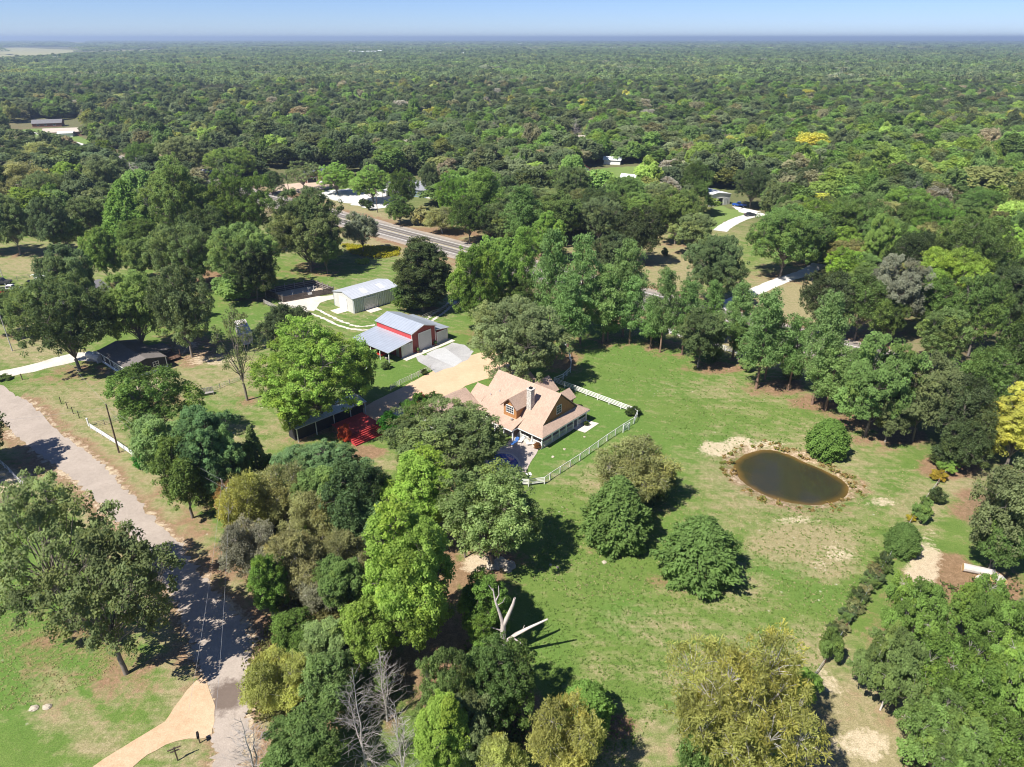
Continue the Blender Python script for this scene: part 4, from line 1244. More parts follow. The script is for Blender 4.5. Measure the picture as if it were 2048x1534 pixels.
P = {}
P['oak'] = [broad(11, 12, 11), broad(12, 12, 11.5, lobes=24), broad(13, 11, 10, lobes=20, lr=(.28, .5)), broad(16, 12, 11, lobes=26, lr=(.22, .4), loose=.2)]
P['oak'] += [broad(14, 19, 14, .45, 40, 18, 70, .14, .75, lr=(.2, .34)), broad(15, 19, 15, .45, 44, 17, 70, .14, .75, lr=(.18, .34), loose=.2)]
P['post_oak'] = [broad(21, 20, 14, .42, 46, 12, 60, .14, .72, twigs=1.0, lr=(.14, .27), shell=(.3, .9), loose=.3, skirt=-.4, full=1.7, core=.03), broad(22, 16, 13, .42, 40, 12, 60, .14, .7, twigs=1.0, lr=(.15, .28), shell=(.3, .9), loose=.3, skirt=-.4, full=1.7, core=.03)]
P['elm'] = [broad(31, 11, 13, .46, 28, 14, 74, .115, .58, lr=(.24, .42), skirt=-.8, flat=.95), broad(32, 11, 13, .46, 30, 14, 74, .115, .58, lr=(.22, .4), skirt=-.8, flat=.95), broad(33, 18, 18, .46, 46, 18, 76, .13, .7, lr=(.18, .32), skirt=-.8), broad(34, 7, 8, .47, 18, 12, 66, .10, .5, lr=(.28, .46), skirt=-.8)]
P['tall'] = [broad(41, 9, 14, .48, 34, 16, 70, .11, .55, lr=(.26, .44), skirt=-.95, flat=1.1, shell=(.5, .8)), broad(42, 9, 14, .48, 36, 16, 70, .11, .55, lr=(.24, .42), skirt=-.95, flat=1.1, shell=(.5, .8))]
P['cedar'] = [cedar(51, 7, 8, 7600, .165, .62), cedar(52, 7, 8.5, 7600, .165, .7)]
P['spire'] = [cedar(53, 3.6, 10, 3600, .17, 1.0)]
P['round_cedar'] = [cedar(54, 7, 7, 7000, .165, .42, belly=.4, rough=.1)]
P['pine'] = [pine(61), pine(62, 10, 16, 10), pine(63, 9.5, 15, 8)]
P['wispy'] = [broad(71, 9, 8, .47, 26, 11, 46, .105, .62, needle=True, twigs=.8, skirt=-.8, bark=PALE_BARK, lr=(.22, .42), loose=.35, bare=.06, full=2.4), broad(72, 9, 8, .47, 24, 12, 46, .105, .62, needle=True, twigs=.8, skirt=-.8, bark=PALE_BARK, lr=(.22, .42), loose=.35, bare=.06, full=2.4)]
P['wispy_big'] = [broad(73, 14, 12, .47, 50, 13, 50, .12, .65, needle=True, twigs=1.0, skirt=-.8, bark=PALE_BARK, lr=(.16, .3), loose=.35, bare=.06, full=2.4)]
P['spread'] = [broad(81, 13, 8, .44, 40, 15, 66, .125, .62, twigs=.7, skirt=-.4, bark=PALE_BARK, lr=(.18, .32), flat=.55, shell=(.4, .88), bare=.08), broad(82, 13, 8, .44, 42, 15, 66, .125, .62, twigs=.7, skirt=-.4, bark=PALE_BARK, lr=(.17, .32), flat=.55, shell=(.4, .88), bare=.08)]
P['bush'] = [broad(91, 4, 3.2, .48, 12, 8, 46, .085, .34, skirt=-.9, twigs=.3, lr=(.3, .5), loose=.3), broad(92, 4, 3, .48, 13, 8, 46, .085, .34, skirt=-.9, twigs=.3, lr=(.28, .5), loose=.3)]
P['scrub'] = [broad(96, 4, 2.6, .46, 16, 6, 40, .09, .32, skirt=-.9, twigs=.6, lr=(.16, .34), shell=(.3, 1.05), loose=.5, core=.1), broad(97, 4, 2.4, .46, 16, 6, 40, .09, .32, skirt=-.9, twigs=.6, lr=(.16, .34), shell=(.3, 1.05), loose=.5, core=.1)]
P['thin'] = [broad(95, 8, 11, .42, 20, 6, 36, .11, .55, twigs=1.0, lr=(.2, .36), shell=(.4, .9), loose=.3, full=1.2, core=.05)]
P['dead'] = [bare(101), bare(102)]
COL = dict(dk=(.130, .180, .078), gg=(.200, .255, .110), md=(.170, .255, .080), br=(.205, .325, .080), yg=(.275, .400, .085), yl=(.50, .52, .12), ol=(.305, .315, .145), oy=(.350, .375, .115),
           rs=(.46, .34, .15), bg=(.125, .205, .085), lg=(.245, .335, .130), gy=(.29, .305, .22), pn=(.210, .330, .115), no=(.3, .3, .3))
COLW = dict(dk='dark green', gg='grey green', md='mid green', br='bright green', yg='yellow green', yl='yellow', ol='olive', oy='olive yellow', rs='rusty orange', bg='blue green', lg='light green', gy='greyish', pn='fresh green', no='grey')
SPW = dict(oak='round crowned tree', post_oak='open crowned oak', elm='dense leafy tree', tall='tall full tree', cedar='cone shaped cedar', spire='slender pointed cedar', round_cedar='round cedar', pine='tall pine with open tiers', wispy='wispy scrub tree', wispy_big='broad wispy tree', spread='low spreading tree', bush='low bush', scrub='ragged low shrub', thin='sparse thin tree', dead='leafless dead tree')
SPN = dict(oak='broadleaf_tree', post_oak='oak_tree', elm='leafy_tree', tall='tall_tree', cedar='cedar_tree', spire='slender_cedar', round_cedar='round_cedar', pine='pine_tree', wispy='scrub_tree', wispy_big='scrub_tree', spread='spreading_tree', bush='bush', scrub='shrub', thin='thin_tree', dead='dead_tree')
SPC = dict(bush='bush', scrub='shrub')

# crowns as they stand: left, top, right, bottom in the photograph; species; leaf colour
T = """
-10 955 305 1250 post_oak gg|120 1080 385 1345 post_oak gg|-130 800 30 945 oak dk|-60 830 12 920 oak dk
245 735 405 885 oak md|298 835 400 975 elm lg|378 826 506 1000 elm bg|330 880 440 1030 elm md|400 930 500 1020 bush br|500 855 540 965 spire lg|520 905 590 970 bush br|470 890 520 990 elm md
556 878 745 1022 elm bg|600 935 700 1060 elm md|655 940 775 1100 elm bg|700 1000 800 1110 elm bg
450 950 560 1090 wispy oy|520 930 640 1060 wispy ol|575 985 700 1110 wispy ol|455 1040 560 1160 wispy gy|545 1060 660 1200 wispy ol|440 960 500 1040 wispy rs|640 1060 740 1170 wispy ol|600 1130 700 1225 wispy gy
512 1115 585 1232 tall br|650 1120 745 1240 elm md|590 1060 640 1130 bush yg
768 915 906 1095 tall yg|752 1052 912 1305 tall yg
786 800 1012 965 oak gg|888 945 1085 1140 oak lg|900 960 960 1100 thin lg
548 1230 640 1325 elm br|608 1240 705 1345 elm lg|690 1215 800 1350 elm yg|498 1305 625 1430 wispy oy|610 1325 725 1460 elm lg|535 1430 690 1580 elm md|700 1330 790 1420 bush md
690 1365 780 1560 dead no|768 1425 845 1575 dead no|735 1310 815 1450 dead no|470 1440 560 1580 dead no
920 1165 1022 1300 tall br|930 1300 1072 1460 oak md|838 1335 960 1490 oak md|870 1400 990 1540 oak gg|838 1412 945 1570 tall yg|955 1485 1050 1600 wispy oy|1058 1420 1195 1590 wispy oy|930 1290 1010 1350 bush lg
1122 1366 1220 1465 round_cedar br|1320 1300 1592 1600 wispy_big oy|1340 1470 1430 1600 bush md
1322 1030 1466 1172 cedar md|1168 955 1290 1098 cedar md|1185 880 1345 1015 wispy ol|1250 935 1345 1010 bush dk|1612 838 1688 915 round_cedar br
1870 915 1912 945 bush br|1822 995 1860 1045 bush md|1768 1045 1830 1112 round_cedar md|1755 1102 1781 1130 scrub dk|1742 1119 1781 1142 scrub md|1730 1129 1767 1154 scrub ol|1728 1139 1768 1166 scrub dk|1716 1156 1754 1178 scrub md|1714 1166 1740 1190 scrub ol|1701 1176 1740 1202 scrub dk|1689 1186 1726 1214 scrub md|1687 1203 1727 1226 scrub ol|1675 1213 1713 1238 scrub dk|1673 1223 1699 1250 scrub md|1660 1240 1699 1262 scrub ol|1648 1250 1685 1274 scrub dk|1646 1260 1686 1286 scrub md|1634 1258 1682 1325 bush md|1575 1340 1632 1410 bush br|1850 970 1885 1005 bush dk
1742 1155 1870 1300 spread br|1875 1165 2020 1320 spread br|1690 1260 1830 1420 spread md|1800 1280 1960 1450 spread br|1930 1280 2080 1460 spread br|1780 1400 1940 1560 spread md|1900 1420 2060 1580 spread br|2000 1170 2110 1330 oak gg|1980 1330 2110 1480 oak gg|2010 1450 2120 1600 tall br
1905 930 2060 1130 oak gg|2000 905 2110 1060 oak gg|1950 775 2075 925 elm yl|1930 1020 2020 1140 oak md
1660 680 1800 860 oak md|1600 690 1700 800 pine pn|1580 602 1668 770 pine pn|1770 715 1880 870 oak gg|1840 760 1960 900 oak dk|1880 700 2000 850 oak md|1960 640 2080 800 oak md|1870 840 1960 935 oak dk|1720 780 1820 880 oak gg
1822 618 1915 730 elm lg|1590 548 1688 668 oak dk|1655 558 1760 672 oak md|1715 520 1822 660 oak gy|1800 560 1900 660 oak md|1640 500 1720 575 elm yg|1880 560 1990 700 oak md|1960 520 2060 660 oak dk|1760 470 1880 580 oak dk|1850 440 1990 590 oak md|1700 440 1800 530 oak md
1486 420 1630 545 oak md|1362 480 1480 602 oak dk|1300 385 1400 480 oak md|1340 432 1425 505 oak gg|1375 365 1415 430 oak md|1580 390 1680 450 elm yl|1560 430 1660 520 oak md|1640 400 1760 500 oak md
1385 568 1445 665 pine pn|1430 575 1500 690 pine pn|1462 595 1562 745 pine pn|1288 548 1352 675 pine pn|1345 622 1446 728 oak dk|1205 495 1285 640 pine pn|1270 600 1330 680 pine pn
1120 490 1200 650 pine pn|1060 480 1140 640 pine pn|1160 540 1250 660 pine pn|1010 470 1080 600 pine br|1090 560 1180 680 pine pn|950 480 1040 610 elm br|905 500 1010 660 elm br|1000 560 1080 660 elm md|1180 470 1260 560 oak dk|1230 420 1320 520 oak dk
935 608 1135 770 oak gg|790 490 905 620 tall dk|780 560 850 620 bush md|840 545 900 610 bush dk
530 645 748 852 elm yg|455 625 535 775 thin gg|535 612 632 712 oak dk|690 690 760 800 elm br|556 740 640 870 elm yg
70 558 250 730 oak dk|225 552 360 695 oak md|330 540 440 700 oak gg|-20 580 76 665 oak dk|105 498 205 625 oak dk|185 462 255 560 oak md|250 480 330 560 oak md|300 560 380 640 oak md
226 368 316 490 cedar br|310 332 440 500 elm md|425 345 560 490 elm md|320 455 440 570 oak gg|430 455 565 580 oak md|550 420 695 535 oak gg|560 386 692 520 oak dk|690 428 762 500 oak gy|380 420 480 530 oak dk
150 398 232 470 oak gg|0 398 84 500 oak gg|78 400 152 500 oak dk|-60 420 20 500 oak gg
640 330 712 385 elm br|705 335 790 400 elm br|780 345 840 420 oak md|840 330 880 390 oak dk|870 350 950 440 elm br|930 345 1010 440 pine br|1000 380 1090 480 pine pn|770 395 830 445 elm md|820 415 860 450 bush ol|850 415 920 465 wispy ol|900 400 980 480 oak md
1070 390 1160 480 oak md|1100 340 1180 420 oak dk|1150 400 1240 480 oak dk|1200 360 1290 440 oak md|1060 430 1130 520 elm br
565 325 650 375 post_oak gg|520 345 575 385 oak dk|120 330 185 400 elm yg|180 325 255 400 oak gg|20 330 130 420 wispy ol|60 350 150 430 oak gg|140 365 200 420 oak dk|190 370 250 430 oak dk|240 320 330 370 dead no
255 290 330 350 oak md|330 280 420 350 oak gg|420 300 520 360 oak md|1795 365 1835 440 dead no|1135 238 1165 285 dead no|1360 330 1420 400 oak md|1460 340 1540 410 oak dk|1520 370 1600 430 oak md
250 440 330 505 oak md|300 480 365 545 oak gg|440 400 530 480 oak md|330 395 400 470 oak md|430 545 520 600 bush md|505 520 560 590 oak md|250 540 300 590 bush md|360 505 420 570 oak dk
1330 572 1398 684 pine pn|1225 560 1292 664 pine pn|1540 640 1612 755 pine pn|1498 628 1560 735 pine br|1180 600 1250 668 pine pn|1290 650 1330 685 bush md|1405 690 1445 722 bush md|1478 712 1512 742 bush md|1560 730 1600 762 bush gg|1630 740 1690 800 oak md|1690 770 1740 830 bush md|1450 640 1500 720 elm md|1560 690 1600 750 bush md
1850 880 1900 930 bush dk|1900 870 1950 930 oak gg|1740 600 1800 680 oak md|1900 480 2000 580 oak br|1980 420 2070 540 oak md|1820 400 1900 480 oak md|1760 380 1850 450 oak br|1900 380 1990 450 oak md|620 460 690 540 oak md|470 490 560 590 oak dk|100 440 180 500 oak md
200 285 240 340 elm yg|130 295 205 345 oak dk|0 300 60 350 oak dk|50 290 130 345 wispy ol|-20 330 40 420 oak dk
"""
LANDMARKS = [('the tan roofed farmhouse', G(1040, 830)), ('the red barn', G(830, 690)), ('the grey metal shed', G(740, 600)), ('the murky pond', G(1580, 955)), ('the mobile home', G(270, 730)), ('the bend of the lane', G(450, 1300)),
             ('the white workshop', G(1452, 412)), ('the pale parking lot', G(720, 395)), ('the wooden pen', G(600, 580)), ('the dead snag', G(1005, 1300)), ('the red deck', G(735, 860)), ('the tall bare utility pole', G(237, 905)),
             ('the straight pale drive', G(1560, 562)), ('the log pile', G(1975, 1145)), ('the far left houses', G(110, 262)), ('the grey roofed house at left', G(105, 605)), ('the highway lines', G(1340, 610)), ('the bottom right corner', G(2040, 1530)),
             ('the gravel drive mouth', G(300, 1500))]
tree_rows = []
R0 = np.random.default_rng(5)
def solve_tree(u0, v0, u1, v1, k):
    um, vm = (u0 + u1) / 2, (v0 + v1) / 2
    vb = v1
    for _ in range(12):
        g = G(um, vb)
        zc = g.y * math.cos(PITCH) + CAM_H * math.sin(PITCH)
        s = FPX / zc
        th = math.atan2(CAM_H, math.hypot(g.x, g.y))
        a = (u1 - u0) / 2 / s
        hv = (v1 - v0) / 2 / s
        q = hv * hv - (a * math.sin(th)) ** 2
        ht = math.sqrt(max(q, 0.0)) / (k * math.cos(th)) if q > 0 else 0
        ht = min(max(ht, 0.62 * 2 * a), 3.2 * 2 * a)
        vb = 0.5 * vb + 0.5 * (vm + (1 - k) * ht * math.cos(th) * s)
    return G(um, vb), 2 * a, ht
taken = []
for row in T.replace('\n', '|').split('|'):
    f = row.split()
    if len(f) != 6: continue
    u0, v0, u1, v1 = map(float, f[:4])
    g, w, h = solve_tree(u0, v0, u1, v1, P[f[4]][0]['k'])
    tree_rows.append([g, w, h, f[4], f[5]])

def rel_word(g, l):
    du = g.x - l.x; dv = g.y - l.y
    if abs(du) > abs(dv): return 'left of' if du < 0 else 'right of'
    return 'behind' if dv > 0 else 'in front of'
ORD = ['', 'second closest ', 'third closest ', 'fourth closest ', 'fifth closest ', 'sixth closest ', 'seventh closest ', 'eighth closest ', 'ninth closest ', 'tenth closest ', 'eleventh closest ', 'twelfth closest ']
def label_trees(rows):
    fams = {}
    for i, (g, w, h, sp, co) in enumerate(rows):
        l = min(LANDMARKS, key=lambda q: (q[1] - g).length)
        fams.setdefault((COLW[co], SPW[sp], rel_word(g, l[1]), l[0]), []).append(((l[1] - g).length, i))
    out = {}
    for (c, sw, r, ln), lst in fams.items():
        lst.sort()
        for j, (_, i) in enumerate(lst):
            first = 'closest ' if (len(lst) > 1 and j == 0) else ''
            out[i] = f"{first}{ORD[min(j, 11)]}{c} {sw} {r} {ln}"
    return out

def plant(i, g, w, h, sp, co, label, group=None):
    cand = sorted(P[sp], key=lambda q: abs(math.log(q['W'] / w)))
    best = [q for q in cand if abs(math.log(q['W'] / w)) < abs(math.log(cand[0]['W'] / w)) + .12]
    pr = best[i % len(best)]
    col = np.array(COL[co]) * R0.uniform(.88, 1.14) * R0.uniform(.96, 1.05, 3)
    t = thing(SPN[sp], label, SPC.get(sp, 'tree'), (g.x, g.y, 0), R0.uniform(0, 6.28), group)
    t.scale = (w / pr['W'], w / pr['W'], h / pr['H'])
    obj('trunk', pr['trunk'], t)
    if pr['crown'] is not None:
        o = obj('crown', pr['crown'], t)
        o.color = (col[0], col[1], col[2], 1)
    return t
# ------------------------------------------------------------------ woods beyond: clearings stay open
CLEAR = [[(20, 250), (75, 235), (180, 252), (196, 300), (190, 325), (150, 318), (60, 300), (10, 275)], [(520, 350), (560, 335), (680, 335), (700, 360), (880, 345), (890, 420), (1000, 500), (900, 520), (560, 430), (500, 390)],
         [(1140, 335), (1300, 326), (1345, 342), (1340, 385), (1290, 400), (1230, 405), (1160, 395)], [(1385, 380), (1505, 380), (1550, 425), (1520, 500), (1400, 500)], [(1125, 266), (1172, 264), (1180, 312), (1125, 312)],
         [(400, 335), (450, 330), (470, 362), (430, 378), (390, 370)], [(390, 180), (510, 178), (512, 196), (395, 198)], [(-20, 395), (150, 392), (160, 415), (-20, 425)], [(215, 318), (260, 326), (440, 362), (440, 385), (330, 372), (220, 345)],
         [(1775, 445), (1830, 445), (1830, 475), (1775, 475)], [(1690, 480), (1740, 480), (1740, 510), (1690, 510)],
         [(-20, 94), (170, 94), (180, 104), (345, 96), (345, 106), (185, 112), (60, 122), (-20, 124)], [(128, 83), (184, 82), (180, 89), (130, 89)]]
OPEN_NEAR = [(-2000, 478), (0, 478), (120, 470), (260, 470), (300, 450), (560, 390), (640, 420), (900, 480), (1100, 520), (1250, 470), (1420, 470), (1500, 500), (1640, 500), (1720, 600), (1800, 620), (1900, 690), (1920, 700), (1880, 800), (1960, 900), (2048, 940), (2048, 1700), (-2000, 1700)]
def near_highway(x, y, m=11.0):
    return np.abs((x - hw_c.x) * hw_n.x + (y - hw_c.y) * hw_n.y) < m
def keep(x, y, up=0.0):
    u, v = to_px(x, y, 0.0)
    ok = np.ones(np.shape(x), bool)
    for c in CLEAR: ok &= ~in_poly(u, v, c)
    ok &= ~in_poly(u, v, OPEN_NEAR)
    ok &= ~near_highway(x, y)
    return ok
RF = np.random.default_rng(77)
def field_noise(x, y, s, seed):
    r = np.random.default_rng(seed); a = np.zeros(np.shape(x))
    for _ in range(5):
        th = r.uniform(0, 6.28); f = s * r.uniform(.6, 1.9); a += np.sin((x * math.cos(th) + y * math.sin(th)) * f + r.uniform(0, 6.28))
    return a / 5
PAL = np.array([(0.129, 0.177, 0.090), (0.168, 0.218, 0.106), (0.207, 0.249, 0.129), (0.179, 0.267, 0.090), (0.218, 0.342, 0.095), (0.293, 0.405, 0.101), (0.314, 0.347, 0.129), (0.302, 0.297, 0.174), (0.358, 0.314, 0.213), (0.403, 0.386, 0.325), (0.515, 0.515, 0.134)])
def tints(x, y):
    u, v = to_px(x, y, 0.0)
    n = len(x)
    bright = np.clip((u - 600) / 1200, 0, 1) * np.clip((v - 110) / 200, 0, 1) + .25 * field_noise(x, y, .012, 3)
    w = np.stack([1.3 - .9 * bright, 1.5 - .8 * bright, 1.4 - .7 * bright, .9 + .5 * bright, .35 + 1.3 * bright, .12 + .95 * bright, .22 + .3 * bright, .20 + 0 * bright, .05 + 0 * bright, .06 + 0 * bright, .02 + .05 * bright], 1)
    w = np.clip(w, .02, None); w /= w.sum(1, keepdims=True)
    c = (w.cumsum(1) < RF.uniform(0, 1, (n, 1))).sum(1)
    return PAL[np.clip(c, 0, len(PAL) - 1)] * RF.uniform(.85, 1.18, (n, 1)), c

# scattered wood trees from the open land out to 1 km; the nearest stand as trees of their own
xs, ys = [], []
yy = 150.0
while yy < 1000:
    sp = 8.2 if yy < 420 else 9.0
    xx = -0.92 * yy - 30
    while xx < 0.92 * yy + 30:
        xs.append(xx + RF.uniform(-.45, .45) * sp); ys.append(yy + RF.uniform(-.45, .45) * sp)
        xx += sp
    yy += sp
xs, ys = np.array(xs), np.array(ys)
ok = keep(xs, ys) & (field_noise(xs, ys, .03, 21) < .66)
hx = np.array([r[0].x for r in tree_rows]); hy = np.array([r[0].y for r in tree_rows]); hw_ = np.array([r[1] for r in tree_rows])
for i0 in range(0, len(xs), 4000):
    sl = slice(i0, i0 + 4000)
    dd = np.hypot(xs[sl, None] - hx[None], ys[sl, None] - hy[None])
    ok[sl] &= ~(dd < hw_[None] * .42 + 1.5).any(1)
xs, ys = xs[ok], ys[ok]
tint, tci = tints(xs, ys)
ht = RF.normal(11.0, 2.8, len(xs)).clip(5.5, 19); wd = np.exp(RF.normal(2.5, .26, len(xs))).clip(6.5, 22)
uu, vv = to_px(xs, ys, 0.0)
infr = (uu > -20) & (uu < 2068)
order = np.argsort(np.where(infr, np.hypot(xs, ys), 1e9))
n_single = max(0, 300 - sum(1 for r in tree_rows if r[3] not in ('bush', 'scrub')))
single = set(order[:n_single].tolist())
labels = label_trees(tree_rows)
for i, (g, w, h, sp, co) in enumerate(tree_rows):
    grp = {'bush': 'bushes', 'scrub': 'shrubs along the pasture fence', 'dead': 'leafless dead trees', 'pine': 'pines along the highway'}.get(sp, 'trees around the farm')
    plant(i, g, w, h, sp, co, labels[i], grp)
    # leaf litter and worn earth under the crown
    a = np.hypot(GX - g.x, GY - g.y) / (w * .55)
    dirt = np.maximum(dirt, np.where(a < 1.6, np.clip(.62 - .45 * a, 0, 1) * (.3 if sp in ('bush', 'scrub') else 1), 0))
TC_KEYS = ['dk', 'gg', 'gg', 'md', 'br', 'yg', 'ol', 'ol', 'rs', 'gy', 'yl']
NTH = 'first second third fourth fifth sixth seventh eighth ninth tenth eleventh twelfth thirteenth fourteenth fifteenth sixteenth seventeenth eighteenth nineteenth twentieth'.split()
wood_fams = {}
for j in order[:n_single]:
    k = TC_KEYS[int(tci[j])]
    sp = ('oak', 'oak', 'elm')[int(j) % 3]
    g = Vector((xs[j], ys[j], 0))
    side = 'left of the highway' if (g.x - hw_c.x) * hw_n.x + (g.y - hw_c.y) * hw_n.y < 0 and g.x < 0 else ('at the right edge' if uu[j] > 1500 else 'beyond the highway')
    pr_lab = f"{COLW[k]} {SPW[sp]} in the close woods {side}"
    t = plant(int(j), g, wd[j], ht[j], sp, k, pr_lab, f"{COLW[k]} {SPN[sp].replace('_', ' ')}s in the woods {side}")
    wood_fams.setdefault(pr_lab, []).append((uu[j], j, t))
for lab, lst in wood_fams.items():
    lst.sort(key=lambda q: q[0])
    if len(lst) > 1:
        for i, (_, _, t) in enumerate(lst):
            nth = NTH[i] if i < 20 else 'twenty ' + NTH[i - 20]
            t['label'] = lab.replace('in the close woods', 'in the woods') + f', {nth} from left'
lane_e = np.concatenate([spline([G(u, v) for u, v in e], 300) for e in LANE_EDGES])
nr_ = (GX > -95) & (GX < 5) & (GY > 34) & (GY < 175)
for i0 in range(0, 1):
    qx, qy = GX[nr_], GY[nr_]; dmin = np.full(qx.shape, 99.0)
    for p in lane_e[::3]: dmin = np.minimum(dmin, np.hypot(qx - p[0], qy - p[1]))
sand[nr_] = np.maximum(sand[nr_], np.clip(.62 - dmin * .28, 0, 1)); dirt[nr_] = np.maximum(dirt[nr_], np.clip(.85 - dmin * .22, 0, 1)); dry[nr_] = np.maximum(dry[nr_], np.clip(1.0 - dmin * .13, 0, .8))
hwd = np.abs((GX - hw_c.x) * hw_n.x + (GY - hw_c.y) * hw_n.y)
dry = np.maximum(dry, np.where(GY > 60, np.clip(1.25 - (hwd - 8) * .07, 0, .9), 0)); dirt = np.maximum(dirt, np.where(GY > 60, np.clip(.8 - (hwd - 8) * .12, 0, .7), 0))
for nm, arr in (('dry', dry), ('lush', lush), ('dirt', dirt), ('sand', sand), ('wood', wood)):
    fattr(ground_me, nm, arr)

proto_col = bpy.data.collections.new('woodland_kinds')
def proto(name, pr):
    o = bpy.data.objects.new(name, pr['crown'])
    o.scale = (1, 1, 1)
    proto_col.objects.link(o)
    return o
far_kinds = []
for i, kw in enumerate((dict(W=10, H=11, lobes=20), dict(W=10, H=11, lobes=16, lr=(.3, .52)), dict(W=10, H=10, lobes=24, lr=(.2, .38), loose=.3), dict(W=10, H=12, k=.47, lobes=22, skirt=-.8), dict(W=10, H=11, lobes=18, lr=(.2, .5), shell=(.4, .85)))):
    pr = broad(201 + i, tufts=9, leaves=22, leaf=.27, tr=.85, twigs=0, mat=LEAF_FAR, **kw)
    far_kinds.append(pr); proto('wood_%02d' % i, pr)
# far patches of closed canopy, 44 m square
def patch(seed, n=30, cards_n=34):
    R = np.random.default_rng(seed)
    q, tv, hv = [], [], []
    g = int(math.sqrt(n)) + 1
    for i in range(g):
        for j in range(g):
            c = np.array([(i + .5) / g - .5, (j + .5) / g - .5]) * 44 + R.normal(0, 1.6, 2)
            h = R.normal(10.5, 2.2); w = R.uniform(3.4, 7.2)
            d = unit(R.normal(size=(cards_n, 3)) + np.array([0, 0, .6])); d[:, 2] = np.abs(d[:, 2])
            pos = np.stack([c[0] + d[:, 0] * w, c[1] + d[:, 1] * w, h - 3.6 + d[:, 2] * 3.6], 1) + R.normal(0, .4, (cards_n, 3))
            nr = unit(d + R.normal(0, .4, (cards_n, 3)))
            q.append(cards(pos, nr, R.uniform(1.2, 2.0, cards_n), R.uniform(1.0, 1.7, cards_n), None, R))
            tv.append(np.clip(np.full(cards_n, R.normal(.5, .32)) + R.normal(0, .12, cards_n), 0, 1)); hv.append(np.full(cards_n, R.uniform(0, 1) ** 2))
    return dict(crown=crown_mesh('canopy', np.concatenate(q), np.concatenate(tv), np.concatenate(hv), LEAF_FAR))
for i in range(4):
    proto('wood_%02d' % (5 + i), patch(300 + i))
rest = np.array([j for j in range(len(xs)) if j not in single])
px_, py_ = [xs[rest]], [ys[rest]]
sc_ = [np.stack([wd[rest] / 10, wd[rest] / 10, ht[rest] / 11], 1)]
ix_ = [RF.integers(0, 5, len(rest))]; tn_ = [tint[rest]]
for (y0, y1, S) in ((1000, 3600, 44.0), (3600, 14000, 132.0)):
    gxx, gyy = np.meshgrid(np.arange(-y1, y1, S), np.arange(y0 - 100, y1, S))
    gxx = gxx.ravel() + RF.uniform(-.1, .1, gxx.size) * S; gyy = gyy.ravel() + RF.uniform(-.1, .1, gyy.size) * S
    rr = np.hypot(gxx, gyy)
    sel = (np.abs(gxx) < .86 * gyy) & (gyy > y0 + 16 * (S < 50) - 8) & (gyy < y1)
    sel &= keep(gxx, gyy)
    # scattered openings among the distant woods
    sel &= field_noise(gxx, gyy, .006 if S < 50 else .002, 9) < .62
    gxx, gyy = gxx[sel], gyy[sel]
    n = len(gxx); px_.append(gxx); py_.append(gyy)
    k = S / 44.0
    sc_.append(np.stack([np.full(n, k), np.full(n, k), RF.uniform(.8, 1.2, n) * (1 if k < 2 else 1.25)], 1)); ix_.append(RF.integers(5, 9, n))
    t_, _ = tints(gxx, gyy); m_ = PAL[[0, 1, 2, 3, 3]].mean(0)
    tn_.append(t_ * .4 + m_ * .6)
px_, py_ = np.concatenate(px_), np.concatenate(py_); sc_ = np.concatenate(sc_); ix_ = np.concatenate(ix_); tn_ = np.concatenate(tn_)
npt = len(px_)
me = bpy.data.meshes.new('woodland')
me.vertices.add(npt); me.vertices.foreach_set('co', np.stack([px_, py_, np.zeros(npt)], 1).astype(np.float32).ravel())
a = me.attributes.new('scl', 'FLOAT_VECTOR', 'POINT'); a.data.foreach_set('vector', sc_.astype(np.float32).ravel())
a = me.attributes.new('idx', 'INT', 'POINT'); a.data.foreach_set('value', ix_.astype(np.int32))
a = me.attributes.new('tint', 'FLOAT_COLOR', 'POINT'); a.data.foreach_set('color', np.concatenate([tn_, np.ones((npt, 1))], 1).astype(np.float32).ravel())
rot = np.where(ix_ < 5, RF.uniform(0, 6.28, npt), RF.integers(0, 4, npt) * math.pi / 2)
a = me.attributes.new('rot', 'FLOAT_VECTOR', 'POINT'); a.data.foreach_set('vector', np.stack([rot * 0, rot * 0, rot], 1).astype(np.float32).ravel())
me.materials.append(LEAF_FAR)
woodland = tag(obj('woodland', me), 'mixed green woodland stretching to the horizon', 'woodland', kind='stuff')
ng = bpy.data.node_groups.new('scatter', 'GeometryNodeTree')
ng.interface.new_socket('Geometry', in_out='INPUT', socket_type='NodeSocketGeometry')
ng.interface.new_socket('Geometry', in_out='OUTPUT', socket_type='NodeSocketGeometry')
gi = ng.nodes.new('NodeGroupInput'); go = ng.nodes.new('NodeGroupOutput')
ci = ng.nodes.new('GeometryNodeCollectionInfo')
ci.inputs['Collection'].default_value = proto_col; ci.inputs['Separate Children'].default_value = True; ci.inputs['Reset Children'].default_value = True
ip = ng.nodes.new('GeometryNodeInstanceOnPoints')
def named(n, t):
    q = ng.nodes.new('GeometryNodeInputNamedAttribute'); q.data_type = t; q.inputs['Name'].default_value = n
    return q.outputs['Attribute']
ng.links.new(gi.outputs[0], ip.inputs['Points']); ng.links.new(ci.outputs[0], ip.inputs['Instance'])
ip.inputs['Pick Instance'].default_value = True
ng.links.new(named('idx', 'INT'), ip.inputs['Instance Index'])
ng.links.new(named('scl', 'FLOAT_VECTOR'), ip.inputs['Scale'])
er = ng.nodes.new('FunctionNodeEulerToRotation'); ng.links.new(named('rot', 'FLOAT_VECTOR'), er.inputs[0]); ng.links.new(er.outputs[0], ip.inputs['Rotation'])
ng.links.new(ip.outputs[0], go.inputs[0])
md = woodland.modifiers.new('scatter', 'NODES'); md.node_group = ng
print('woodland points', npt, 'single', n_single, 'hand', len(tree_rows))

